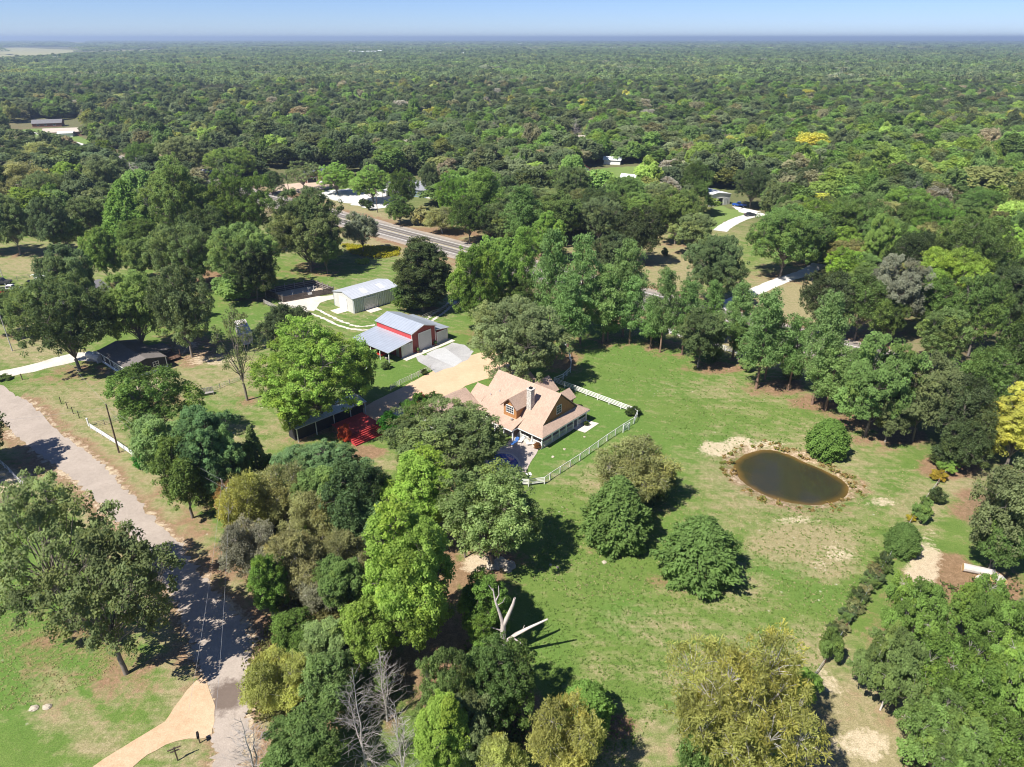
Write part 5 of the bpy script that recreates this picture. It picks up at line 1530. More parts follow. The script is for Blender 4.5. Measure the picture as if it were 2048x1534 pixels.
# ------------------------------------------------------------------ yellow wildflower strip beside the highway, reeds round the pond
def tuft_field(name, label, cat, spots, size, col, mat=LEAF, card=1.0, k=14):
    R = np.random.default_rng(len(spots)); n = len(spots)
    pos = np.repeat(np.asarray(spots), k, 0) + np.concatenate([R.normal(0, size * .6, (n * k, 2)), R.uniform(.1, 1, (n * k, 1)) * size], 1)
    nr = unit(R.normal(0, .5, (n * k, 3)) + np.array([0, 0, .8]))
    q = cards(pos, nr, R.uniform(.12, .28, n * k) * card, R.uniform(.08, .2, n * k) * card, None, R)
    o = obj(name, crown_mesh(name, q, R.uniform(.2, .9, n * k), R.uniform(0, .8, n * k), mat)); o.color = (*col, 1)
    return tag(o, label, cat, kind='stuff')
R1 = np.random.default_rng(8)
def in_px(poly, n, z=0.0):
    xs_, ys_ = [p[0] for p in poly], [p[1] for p in poly]; out = []
    while len(out) < n:
        u, v = R1.uniform(min(xs_), max(xs_)), R1.uniform(min(ys_), max(ys_))
        if in_poly(np.array([u]), np.array([v]), poly)[0]: out.append(tuple(G(u, v))[:2] + (z,))
    return out
tuft_field('wildflowers', 'yellow wildflowers beside the highway', 'flowers', in_px([(685, 490), (740, 494), (800, 497), (795, 512), (760, 517), (705, 508)], 900), .7, (.42, .40, .035))
tuft_field('wildflowers', 'small patch of yellow weeds behind the grey shed', 'flowers', in_px([(712, 522), (735, 520), (735, 528), (715, 530)], 60), .7, (.30, .38, .06))
ring = []
for i in range(170):
    p = POND[R1.integers(0, len(POND))]; c_ = POND.mean(0); d_ = (p - c_) / np.linalg.norm(p - c_)
    if R1.uniform() < .35 + .5 * math.sin(i * .02) ** 2: q_ = p + d_ * R1.uniform(.3, 2.4); ring.append((q_[0], q_[1], -.25))
tuft_field('pond_weeds', 'dry reddish weeds round the pond rim', 'weeds', ring, .28, (.30, .22, .09))
tuft_field('pond_weeds', 'green tufts on the pond bank', 'weeds', [r_ for r_ in ring if R1.uniform() < .3], .35, (.17, .20, .05))
brush = in_px([(470, 1010), (700, 1000), (760, 1180), (740, 1310), (690, 1420), (520, 1440), (500, 1330), (560, 1230), (470, 1120)], 1300)
tuft_field('underbrush', 'tangled olive underbrush between the lane and the tall trees', 'brush', brush, .9, (.15, .15, .06))
litter = in_px([(900, 1300), (1060, 1290), (1060, 1500), (900, 1534)], 260) + in_px([(1870, 1170), (2048, 1150), (2048, 1534), (1800, 1534)], 260)
tuft_field('underbrush', 'low green undergrowth beneath the right hand trees', 'brush', litter, .6, (.11, .15, .05))

def speckled(poly, n, s, seed, lo):
    pts = np.array(in_px(poly, n)); return [tuple(p) for p, q in zip(pts, field_noise(pts[:, 0], pts[:, 1], s, seed)) if q > lo and np.hypot(POND[:, 0] - p[0], POND[:, 1] - p[1]).min() > 1.0 and not in_poly(np.array([p[0]]), np.array([p[1]]), POND)[0]]
PASTURE = [(1160, 700), (1240, 650), (1560, 770), (1880, 930), (1700, 1250), (1560, 1440), (1330, 1534), (1180, 1534), (1060, 1300), (1060, 1150), (1100, 990), (1280, 850)]
tuft_field('field_weeds', 'dark weed clumps strewn over the pasture', 'weeds', speckled(PASTURE, 7000, .12, 31, -.1), .14, (.17, .25, .07), card=.42, k=6)
tuft_field('field_weeds', 'straw coloured dead weeds strewn over the pasture', 'weeds', speckled(PASTURE, 5000, .12, 33, -.1), .12, (.42, .38, .22), card=.36, k=5)
tuft_field('field_weeds', 'weeds and fallen leaves in the dry yards at left', 'weeds', speckled([(0, 760), (220, 700), (480, 720), (560, 900), (300, 950), (150, 880)], 2500, .15, 34, -.2) + speckled([(0, 1200), (400, 1350), (330, 1440), (0, 1534)], 2500, .15, 35, -.2), .12, (.40, .36, .20), card=.3, k=4)
# ================================================================== pens, fences, poles
def rail_fence(name, label, pts, spacing, h, rails, mat, post=.14, rw=.05, rh=.13, group=None, px=True, wire=False, cat='fence', zs=None):
    W_ = [G(u, v) for u, v in pts] if px else [Vector((p[0], p[1], 0)) for p in pts]
    o = thing(name, label, cat, W_[0], 0, group)
    base = W_[0]
    # resample posts along the polyline
    spots = [W_[0]]
    for a_, b_ in zip(W_[:-1], W_[1:]):
        n = max(1, round((b_ - a_).length / spacing))
        spots += [a_.lerp(b_, i / n) for i in range(1, n + 1)]
    for i, s_ in enumerate(spots):
        q = s_ - base
        t = spots[min(i + 1, len(spots) - 1)] - spots[max(i - 1, 0)]
        bpart('post', o, (q.x, q.y, h / 2 - .03), (post, post, h + .06), mat, math.atan2(t.y, t.x))
    zs = zs or [h * (.32 + .62 * i / max(1, rails - 1)) for i in range(rails)]
    for a_, b_ in zip(spots[:-1], spots[1:]):
        for z in zs:
            bar('rail', o, a_ - base + Vector((0, 0, z)), b_ - base + Vector((0, 0, z)), rw, rh, mat)
    if wire:
        mb = MB()
        for a_, b_ in zip(spots[:-1], spots[1:]):
            A_, B_ = a_ - base, b_ - base
            n = max(2, int((b_ - a_).length / .5))
            for i in range(1, n):
                q = A_.lerp(B_, i / n); mb.box((q.x, q.y, h * .45), (.016, .016, h * .85), math.atan2((B_ - A_).y, (B_ - A_).x))
            for k in range(4):
                z = h * (.12 + .2 * k); mb.tube(A_ + Vector((0, 0, z)), B_ + Vector((0, 0, z)), .011, .011, 4, False)
        w = mb.build('wire_mesh', GALV_X, o); tag(w, kind='stuff')
    return o
rail_fence('rail_fence', 'white four rail fence running straight behind the farmhouse yard', [(1108, 767), (1266, 827)], 2.6, 1.35, 4, WHITE)
rail_fence('wire_fence', 'white post and wire fence sloping down in front of the farmhouse yard', [(1266, 827), (1274, 834), (1268, 847), (1247, 860), (1214, 882), (1160, 921), (1100, 960), (1089, 968)], 2.3, 1.3, 1, WHITE, wire=True, zs=[1.25])
rail_fence('rail_fence', 'short white three rail fence below the swimming pool', [(1089, 968), (1057, 972), (1010, 971)], 2.4, 1.3, 4, WHITE)
rail_fence('wire_fence', 'curved white fence under the big oak beside the farmhouse', [(1108, 767), (1126, 759), (1141, 745), (1142, 728), (1136, 706), (1128, 690)], 2.4, 1.3, 2, WHITE, wire=True, zs=[1.25, .7])
rail_fence('rail_fence', 'long white rail fence along the highway side of the pasture', [(1225, 628), (1300, 655), (1360, 675), (1450, 703), (1540, 727), (1600, 746)], 2.6, 1.4, 4, WHITE)
rail_fence('rail_fence', 'pale pipe fence between the gravel court and the barn lawn', [(782, 782), (800, 771), (824, 760), (850, 747), (862, 741)], 2.3, 1.25, 4, worn('pale_pipe', (.60, .58, .55), .6, .1), .09, .04, .06)
rail_fence('rail_fence', 'pale fence behind the red barn beside the wheel tracks', [(845, 640), (862, 632), (880, 625), (905, 612)], 2.4, 1.2, 3, GREYW, .12)
rail_fence('plank_fence', 'white plank fence along the lane by the tall pole', [(182, 858), (205, 872), (236, 892), (265, 912), (296, 940)], 2.6, 1.1, 4, worn('faded_white', (.58, .57, .55), .8, .15), .12, .05, .17)
rail_fence('wire_fence', 'thin grey fence from the lane corner to the dark tree', [(182, 858), (210, 850), (245, 838)], 2.4, 1.1, 2, GREYW, .09, .03, .05, wire=True)
rail_fence('wire_fence', 'grey wire fence with a path behind the mobile home yard', [(380, 800), (420, 785), (460, 768), (502, 752), (540, 738)], 2.6, 1.15, 1, GREYW, .09, .03, .05, wire=True)
rail_fence('pipe_gate_fence', 'dark pipe fence in the shade left of the lane', [(-30, 895), (0, 928), (20, 945), (40, 968), (60, 985)], 2.2, 1.2, 3, worn('pale_pipe', (.60, .58, .55), .6, .1), .09, .04, .07)
rail_fence('wire_fence', 'rusty wire fence along the far right edge of the pasture', [(1905, 930), (1840, 1015), (1800, 1080), (1740, 1180), (1690, 1262), (1650, 1325), (1615, 1375), (1575, 1440)], 3.6, 1.25, 1, worn('rusty_steel', (.19, .085, .05), .9, .3), .08, .03, .04, wire=True)
rail_fence('plank_fence', 'low brown plank fence beside the parked black car', [(73, 565), (82, 572), (92, 580), (103, 590)], 2.4, 1.6, 5, BRWOOD, .12, .05, .26)
rail_fence('wire_fence', 'thin field fence behind the parked cars', [(-20, 578), (15, 566), (35, 561), (60, 556)], 3.0, 1.2, 3, GREYW, .1, .03, .05)
rail_fence('rail_fence', 'low pale fence between the reddish yard and the parking lot', [(600, 388), (625, 384), (650, 379), (680, 374)], 3.0, 1.1, 2, GREYW)
rail_fence('plank_fence', 'grey wooden arena gate with white end hoops', [(528, 608), (545, 616), (562, 626), (575, 634)], 1.9, 1.3, 4, GREYW, .12, .05, .18)
rail_fence('pole_rail', 'row of low log rails behind the left trees', [(265, 506), (290, 510), (318, 518)], 3.0, .9, 2, GREYW, .15)

def pen():
    a_, b_, d_, c_ = [G(*p) for p in ((567, 605), (669, 586.5), (627, 571), (531, 589))]
    o = thing('riding_pen', 'square dark wooden riding pen with pale sand floor', 'pen', a_)
    q = [p - a_ for p in (a_, b_, d_, c_)]
    MB().prism([(p.x, p.y) for p in q], .0, .06).build('sand_floor', SANDM, o)
    for i in range(4):
        p0, p1 = q[i], q[(i + 1) % 4]
        L = (p1 - p0).length; n = int(L / .26); ang = math.atan2((p1 - p0).y, (p1 - p0).x)
        mb = MB(); rr = random.Random(i)
        for k in range(n):
            s_ = p0.lerp(p1, (k + .5) / n); mb.box((s_.x, s_.y, .85 + rr.uniform(-.04, .04)), (.235, .035, 1.6), ang)
        w = mb.build('boards', DKWOOD, o); tag(w, kind='stuff')
        inn = (sum(q, Vector()) / 4 - (p0 + p1) / 2).normalized() * .1
        for z in (.45, .95, 1.5): bar('rail', o, p0 + inn + Vector((0, 0, z)), p1 + inn + Vector((0, 0, z)), .06, .11, GREYW)
        m_ = max(3, int(L / 2.4))
        for k in range(m_):
            s_ = p0.lerp(p1, k / m_) + inn * 1.5
            bpart('post', o, (s_.x, s_.y, 1.05), (.15, .15, 2.1), GREYW, ang)
    s_ = q[0].lerp(q[1], .52) - Vector((-.03, .06, 0)); ang = math.atan2((q[1] - q[0]).y, (q[1] - q[0]).x)
    bpart('notice_board', o, (s_.x, s_.y - .05, 1.2), (1.1, .04, .6), WHITE, ang)
pen()
# white roping dummies and stands inside the pen
for k, (u, v, lb) in enumerate(((585, 590, 'white stand in the left half of the wooden pen'), (617, 584, 'white stand in the middle of the wooden pen'), (628, 581, 'white stand in the right half of the wooden pen'))):
    g1 = G(u, v); t = thing('pen_stand', lb, 'stand', g1, .3 * k, 'white stands in the pen')
    bpart('upright', t, (0, 0, .7), (.1, .1, 1.4), WHITE); bpart('base', t, (0, 0, .08), (.9, .5, .08), WHITE); bpart('arm', t, (.2, 0, 1.1), (.8, .06, .06), WHITE)

WOODP = worn('pole_wood', (.12, .085, .062), .95, .25, .8, 5)
PALEP = worn('pale_pole', (.46, .43, .40), .9, .2, .8, 5)
def pole(label, u, v, h, mat=WOODP, r=.15, arm=True, lean=0.0, box=False, rot=0.6, lamp=False):
    g1 = G(u, v); o = thing('utility_pole', label, 'pole', g1, rot)
    MB().tube((0, 0, -.3), (lean * h, 0, h), r, r * .68, 10).build('shaft', mat, o)
    if arm:
        bpart('crossarm', o, (lean * h, 0, h - .5), (.1, 2.2, .12), mat)
        for y_ in (-.95, 0, .95): MB().lathe([(.03, 0), (.06, .06), (.04, .16)], (lean * h, y_, h - .44), 8).build('insulator', PALEP, o)
    if box: MB().lathe([(.05, 0), (.24, .05), (.24, .8), (.05, .9)], (.38, 0, h - 2.2), 10).build('transformer', GREYW, o)
    if lamp: MB().tube((0, 0, h - .3), (1.2, 0, h + .1), .05, .04, 6).build('lamp_arm', mat, o)
    return g1 + Vector((lean * h, 0, h))
t1 = pole('tall bare brown utility pole beside the white plank fence', 238, 905, 9.2, arm=False, lean=.02)
t2 = pole('utility pole with transformer among the roadside scrub trees', 470, 1075, 9.6, box=True)
t3 = pole('slim pole with meter box left of the mobile home drive', 25, 702, 8.3, PALEP, .12, False)
pole('pale light pole in front of the barn lean-to', 734, 744, 8.0, worn('white_paint', (.72, .71, .68), .6, .1), .12, False)
pole('dark utility pole at the highway fence under the pines', 1562, 722, 9.0)
pole('utility pole at the parking lot beside the highway', 755, 425, 9.5, box=True)
pole('thin pole left of the dark roofed house yard', 545, 390, 9.0, arm=False); pole('thin pole at the reddish yard by the highway', 578, 386, 9.0, arm=False)
pole('leaning pale pole at the left side road', 66, 408, 9.0, PALEP, .14, False, -.05); pole('utility pole in front of the dark woods beyond the highway', 1095, 488, 9.5, box=True)
pole('slim grey pole behind the parked white pickup', 8, 562, 7.5, PALEP, .1, False)
def wire(label, a_, b_, sag):
    pts = [a_.lerp(b_, i / 14) - Vector((0, 0, sag * 4 * (i / 14) * (1 - i / 14))) for i in range(15)]
    mb = MB()
    for p, q in zip(pts[:-1], pts[1:]): mb.tube(p, q, .010, .010, 4, False)
    o = mb.build('power_line', worn('wire', (.30, .30, .31), .5, .1)); tag(o, label, 'power line')
up = Vector((-.0, 0, 0))
far_t = G(40, 640) + Vector((0, 0, 9))
wire('upper power line from the bare pole to the transformer pole', t1, t2, .8)
wire('lower power line from the bare pole to the transformer pole', t1 - Vector((0, 0, 1.2)), t2 - Vector((0, 0, 1.2)), .9)
wire('power line from the bare pole up to the left houses', t1, far_t, .9)
wire('power line crossing the shaded lane at left', t1 - Vector((0, 0, .6)), G(-260, 960) + Vector((0, 0, 9)), .7)
wire('left power line over the lane bend', t2, G(420, 1560) + Vector((0, 0, 9.5)), .8)
wire('right power line over the lane bend', t2 + Vector((.9, .3, 0)), G(450, 1560) + Vector((.9, .3, 9.5)), .8)

# small posts by the lane
for k, (u, v) in enumerate(((123, 808), (136, 818), (147, 828), (159, 836))):
    g1 = G(u, v); o = thing('meter_post', f"{['first', 'second', 'third', 'fourth'][k]} of four short dark posts in the dry yard, counted from the left", 'post', g1, .6, 'short posts in the dry yard')
    bpart('upright', o, (0, 0, .7), (.12, .12, 1.5), WOODP); bpart('cap', o, (0, 0, 1.47), (.17, .17, .05), WOODP)
g1 = G(356, 1521); o = thing('sign_post', 'dark cross shaped post on the grass by the gravel drive', 'post', g1, .5)
bpart('upright', o, (0, 0, .95), (.11, .11, 1.95), WOODP); bpart('crossbar', o, (0, 0, 1.75), (1.15, .09, .12), WOODP); bpart('crossbar', o, (0, 0, 1.4), (.8, .09, .1), WOODP)
g1 = G(400, 1486); o = thing('mailbox', 'small dark mailbox at the drive mouth', 'mailbox', g1, .5)
bpart('post', o, (0, 0, .5), (.1, .1, 1.0), WOODP); MB().prism([(-.12, -.3), (.12, -.3), (.12, .3), (-.12, .3)], 1.0, 1.25).tube((0, -.3, 1.25), (0, .3, 1.25), .12, .12, 10).build('box', DARK, o)
g1 = G(45, 760); o = thing('fence_post', 'lone dark post beside the white gravel drive', 'post', g1)
bpart('upright', o, (0, 0, .65), (.14, .14, 1.4), WOODP); bpart('cap', o, (0, 0, 1.37), (.18, .18, .06), WOODP)
g1 = G(178, 852); o = thing('gate_post', 'white capped gate post at the corner of the plank fence', 'post', g1)
bpart('upright', o, (0, 0, .75), (.2, .2, 1.5), worn('white_paint', (.72, .71, .68), .6, .1)); bpart('cap', o, (0, 0, 1.55), (.28, .28, .1), WHITE)
g1 = G(1057, 972); o = thing('bird_house', 'white box on a post at the rail fence below the pool', 'bird house', g1 + Vector((0, -.25, 0)), .2)
bpart('post', o, (0, 0, 1.0), (.1, .1, 2.0), WHITE); bpart('box', o, (0, 0, 2.15), (.7, .45, .35), WHITE); slab_part('roof', o, WHITE, [(-.42, -.3, 2.36), (.42, -.3, 2.36), (.42, .3, 2.44), (-.42, .3, 2.44)], .05)
# white garden gate in the yard fence
g1 = G(1252, 862); o = thing('garden_gate', 'white lattice gate standing at the yard fence corner', 'gate', g1, math.radians(42))
for x_ in (-.8, .8): bpart('post', o, (x_, 0, .75), (.13, .13, 1.5), WHITE)
for z in (.25, .55, .85, 1.15, 1.4): bar('rail', o, (-.8, 0, z), (.8, 0, z), .05, .07, WHITE)
bar('brace', o, (-.8, -.04, .25), (.8, -.04, 1.4), .04, .07, WHITE); bar('brace', o, (.8, -.08, .25), (-.8, -.08, 1.4), .04, .07, WHITE)

# ------------------------------------------------------------------ pool, patio and garden
patio_m = gravel('flagstone', (.34, .29, .25), (.47, .41, .36), 1.5)
sheet('patio', [(985, 905), (1010, 890), (1030, 872), (1068, 882), (1078, 893), (1070, 912), (1060, 925), (1054, 940), (1045, 952), (1030, 957), (1000, 955), (970, 935), (965, 918)], .05, patio_m, .05, 60, label='flagstone patio round the pool')
def pool():
    P_ = spline([G(u, v) for u, v in ((975, 925), (992, 910), (1010, 908), (1024, 912), (1034, 922), (1036, 932), (1024, 940), (1005, 940), (985, 936))], 60, True)
    m, nt, b = nmat('pool_water'); b.inputs['Base Color'].default_value = (.008, .075, .30, 1); b.inputs['Roughness'].default_value = .05
    geo_ = N(nt, 'ShaderNodeNewGeometry').outputs['Position']
    nt.links.new(ramp(nt, noise(nt, 1.4, 3, .5, geo_, .8), [(.35, (.005, .055, .26)), (.65, (.015, .11, .36))]), b.inputs['Base Color'])
    bp = N(nt, 'ShaderNodeBump'); bp.inputs['Strength'].default_value = .1; nt.links.new(noise(nt, 3, 2, .5, geo_), bp.inputs['Height']); nt.links.new(bp.outputs[0], b.inputs['Normal'])
    o = thing('swimming_pool', 'blue swimming pool half hidden by the oak before the farmhouse', 'pool', (0, 0, 0))
    me = bpy.data.meshes.new('water'); me.from_pydata([(p[0], p[1], .062) for p in P_], [], [tuple(range(len(P_)))]); me.update()
    if me.polygons[0].normal.z < 0: me.flip_normals()
    me.materials.append(m); obj('water', me, o)
    mb = MB(); c_ = P_.mean(0)
    for i in range(len(P_)):
        p, q = P_[i], P_[(i + 1) % len(P_)]; ou = lambda r: c_ + (r - c_) * (1 + .35 / np.linalg.norm(r - c_))
        p2, q2 = ou(p), ou(q); mb.slab([(p[0], p[1], .11), (p2[0], p2[1], .11), (q2[0], q2[1], .11), (q[0], q[1], .11)], .1)
    mb.build('coping', pale_conc, o)
pool()
def lounger(label, u, v, rot, mat):
    g1 = G(u, v); o = thing('sun_lounger', label, 'lounger', g1 + Vector((0, 0, .055)), rot, 'sun loungers by the pool')
    for i in range(6): bpart('slat', o, (-.7 + i * .24, 0, .34), (.2, .62, .04), mat)
    slab_part('backrest', o, mat, [(.7, -.31, .36), (1.25, -.31, .85), (1.25, .31, .85), (.7, .31, .36)][::-1], .05)
    for x_ in (-.75, .6):
        for y_ in (-.28, .28): bpart('leg', o, (x_, y_, .16), (.05, .05, .32), mat)
lounger('white sun lounger nearest the porch post by the pool', 1043, 883, 1.1, WHITE)
lounger('white sun lounger left of the other by the porch', 1033, 880, 1.1, WHITE)
lounger('blue sun lounger on the pool patio', 1028, 889, 1.0, worn('blue_fabric', (.03, .10, .30), .8, .1))
lounger('white lounger at the porch corner beside the flower bed', 1062, 890, .2, WHITE)
def shrub(label, u, v, w, h, col, group=None, name='garden_shrub', cat='shrub'):
    pr = P['bush'][0]
    g1 = G(u, v); t = thing(name, label, cat, g1, u * .7, group); t.scale = (w / pr['W'], w / pr['W'], h / pr['H'])
    obj('stem', pr['trunk'], t); o_ = obj('foliage', pr['crown'], t); o_.color = (*col, 1)
for a in (('rusty grass clump at the porch corner', 1074, 896, 1.6, 1.1, (.30, .15, .06)), ('round green tree beside the red deck', 778, 868, 4.6, 4.6, (.06, .19, .03)), ('small round tree between the deck and the oak', 800, 876, 3.2, 3.6, (.06, .17, .03)),
    ('bright crepe myrtle before the garage wing', 835, 850, 6, 5.5, (.10, .20, .04)), ('bright leafy shrub before the garage wing', 860, 835, 5, 5, (.10, .19, .05)), ('orange flowering shrub behind the oak', 842, 838, 2.2, 5.2, (.5, .14, .06)), ('orange flowering shrub left of the red deck', 690, 885, 2.5, 3.5, (.5, .12, .06)),
    ('small plant on the porch side slab', 1172, 850, 1.2, .8, (.10, .14, .04)), ('shrub on the barn lawn near the lean-to post', 772, 738, 2.2, 1.6, (.10, .15, .05)), ('low shrub at the court fence end', 848, 748, 1.6, 1.2, (.12, .16, .05)), ('dark shrub at the yard fence corner', 1265, 830, 3.0, 1.5, (.06, .09, .03)),
    ('bright green shrub at the end of the plank fence', 293, 935, 4.2, 3.2, (.06, .22, .04)), ('green shrub at the highway lot corner', 725, 412, 4, 3, (.08, .12, .05)), ('green shrub by the lot pole', 740, 420, 4, 4, (.09, .14, .05)), ('young sapling in the field beyond the highway', 1330, 512, 2.4, 2.6, (.07, .12, .04)),
    ('weedy shrub at the white drive mouth', 12, 758, 3.0, .9, (.11, .16, .05)), ('yellow shrub in the right fence line', 1875, 960, 2.6, 1.6, (.38, .30, .05)), ('small yellow weed by the right fence', 1822, 1042, 1.4, 1.0, (.38, .33, .05))):
    shrub(*a)
# slab beside the porch, septic lid and stones on the lawn
sheet('porch_slab', [(1146, 858), (1170, 840), (1198, 847), (1170, 866)], .06, pale_conc, 0, label='pale concrete slab at the porch end')
STN = worn('field_stone', (.42, .36, .28), .9, .25, 2, 6)
def rock(label, u, v, r, seed, group=None):
    rr = random.Random(seed); mb = MB(); n = 9
    prof = []
    for z, f in ((-.1, .9), (.15, 1), (.42, .75), (.55, .3)): prof.append([(f * r * rr.uniform(.75, 1.2), z * r * rr.uniform(.9, 1.1)) for _ in range(n)])
    i0 = 0
    for ring in prof:
        for k, (q, z) in enumerate(ring): mb.v.append((q * math.cos(k * 6.283 / n), q * math.sin(k * 6.283 / n), z))
    for j in range(3):
        for k in range(n):
            a_, b_ = j * n + k, j * n + (k + 1) % n; mb.f.append((a_, b_, b_ + n, a_ + n))
    mb.f.append(tuple(range(3 * n, 4 * n)))
    o = mb.build('rock', STN, None, G(u, v), seed); tag(o, label, 'rock', group)
for k, (u, v, r, lb) in enumerate(((1129, 899, .28, 'pale stone in the middle of the front yard'), (1106, 914, .3, 'pale stone in the yard nearer the pool'), (1169, 874, .22, 'pale stone in the yard below the porch slab'), (68, 1417, .45, 'left one of two white stones on the bottom left lawn'), (94, 1414, .45, 'right one of two white stones on the bottom left lawn'),
        (1208, 1125, .35, 'pale stone in the pasture left of the cone cedar'), (1115, 1135, .25, 'small pale stone in the pasture below the oak'), (1101, 1130, .22, 'smallest pale stone in the pasture below the oak'), (915, 1325, .5, 'white stone in the shade left of the dead snag'))): rock(lb, u, v, r, k + 1)
# heap of broken concrete and boulders under the pasture oak
for k in range(9):
    rr = random.Random(k + 40); rock(f"{['first', 'second', 'third', 'fourth', 'fifth', 'sixth', 'seventh', 'eighth', 'ninth'][k]} boulder from the left in the pale heap under the pasture oak", 985 + k * 5, 1132 + rr.uniform(-10, 10), rr.uniform(.5, 1.0), k + 50, 'boulders in the heap')

# ------------------------------------------------------------------ red deck and white roofed cabin
def red_deck():
    a_ = G(738, 884); e_ = G(762, 871)
    ang = math.atan2((e_ - G(712, 893)).y, (e_ - G(712, 893)).x)
    o = thing('deck', 'red stained deck with wide steps on the garden side', 'deck', G(712, 893), ang)
    L = (e_ - G(712, 893)).length + 1.2
    for i in range(6):
        z = .2 + i * .2
        MB().box((L / 2, .15 + i * .34, z / 2), (L, .34, z)).build('step', REDDECK, o)
        bpart('nosing', o, (L / 2, .0 + i * .34, z + .012), (L + .06, .1, .05), worn('dark_red_edge', (.20, .02, .02), .8, .2))
    n = 22
    for i in range(n): bpart('plank', o, (L / 2, 2.22 + i * .24, 1.24), (L, .225, .08), REDDECK)
    MB().box((L / 2, 4.8, .6), (L - .1, 5.1, 1.18)).build('frame', BRWOOD, o)
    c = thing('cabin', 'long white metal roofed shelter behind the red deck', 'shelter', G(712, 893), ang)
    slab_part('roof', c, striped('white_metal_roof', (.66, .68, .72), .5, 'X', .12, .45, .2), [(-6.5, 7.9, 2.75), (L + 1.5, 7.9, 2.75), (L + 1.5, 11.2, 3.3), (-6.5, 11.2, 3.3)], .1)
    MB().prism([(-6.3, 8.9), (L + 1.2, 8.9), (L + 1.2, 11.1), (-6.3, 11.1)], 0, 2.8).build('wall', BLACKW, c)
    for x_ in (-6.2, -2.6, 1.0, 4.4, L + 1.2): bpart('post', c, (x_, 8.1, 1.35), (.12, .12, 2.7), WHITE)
red_deck()
# wooden bench facing the yard, small white stump sign
g1 = G(415, 790); o = thing('bench', 'weathered wooden slat bench in the mobile home yard', 'bench', g1, math.radians(25))
for x_ in (-1.1, 1.1):
    for y_ in (-.35, .35): bpart('leg', o, (x_, y_, .35), (.12, .12, .7), GREYW)
for i in range(4): bpart('seat_slat', o, (0, -.3 + i * .2, .5), (2.4, .17, .05), GREYW)
for i in range(9): bpart('back_slat', o, (-1.05 + i * .26, .42, .95), (.17, .05, .9), GREYW)
bar('back_rail', o, (-1.2, .46, 1.35), (1.2, .46, 1.35), .06, .1, GREYW)
g1 = G(403, 822); o = thing('stump', 'pale upright stump in the grass near the bench', 'stump', g1)
MB().lathe([(.42, 0), (.3, .25), (.26, 1.0), (.14, 1.5)], (0, 0, 0), 9).build('trunk', PALE_BARK, o); MB().lathe([(.13, 1.5), (.1, 1.56), (.02, 1.58)], (0, 0, 0), 9).build('broken_top', CREAM, o)
# propane tank by the mobile home, rusty trailer behind
g1 = G(192, 722); o = thing('storage_tank', 'white tank lying left of the mobile home', 'tank', g1, math.radians(-30))
MB().tube((-2.2, 0, 1.0), (2.2, 0, 1.0), .8, .8, 16).lathe([(.05, 0)], (0, 0, 1)).build('barrel', RUST, o)
for x_ in (-1.5, 1.5): bpart('leg', o, (x_, 0, .2), (.3, 1.2, .4), RUST)
MB().lathe([(.25, 0), (.25, .25), (.1, .3)], (0, 0, 1.75), 10).build('valve_cover', WHITE, o)
g1 = G(490, 678); o = thing('trailer', 'rusty white box trailer parked among the left trees', 'trailer', g1, math.radians(-62))
MB().box((0, 0, 1.75), (9.5, 2.5, 2.5)).build('box', RUST, o)
for x_ in (-2.4, -1.3):
    for y_ in (-1.1, 1.1): MB().tube((x_, y_ - .12, .42), (x_, y_ + .12, .42), .42, .42, 14).build('wheel', DARK, o)
bpart('tongue', o, (5.4, 0, .5), (1.6, .1, .1), GREYW); slab_part('roof', o, RUST, [(-4.8, -1.3, 3.08), (4.8, -1.3, 3.08), (4.8, 1.3, 3.08), (-4.8, 1.3, 3.08)], .06); bpart('door', o, (-4.77, 0, 1.7), (.05, 1.9, 2.2), WHITE)

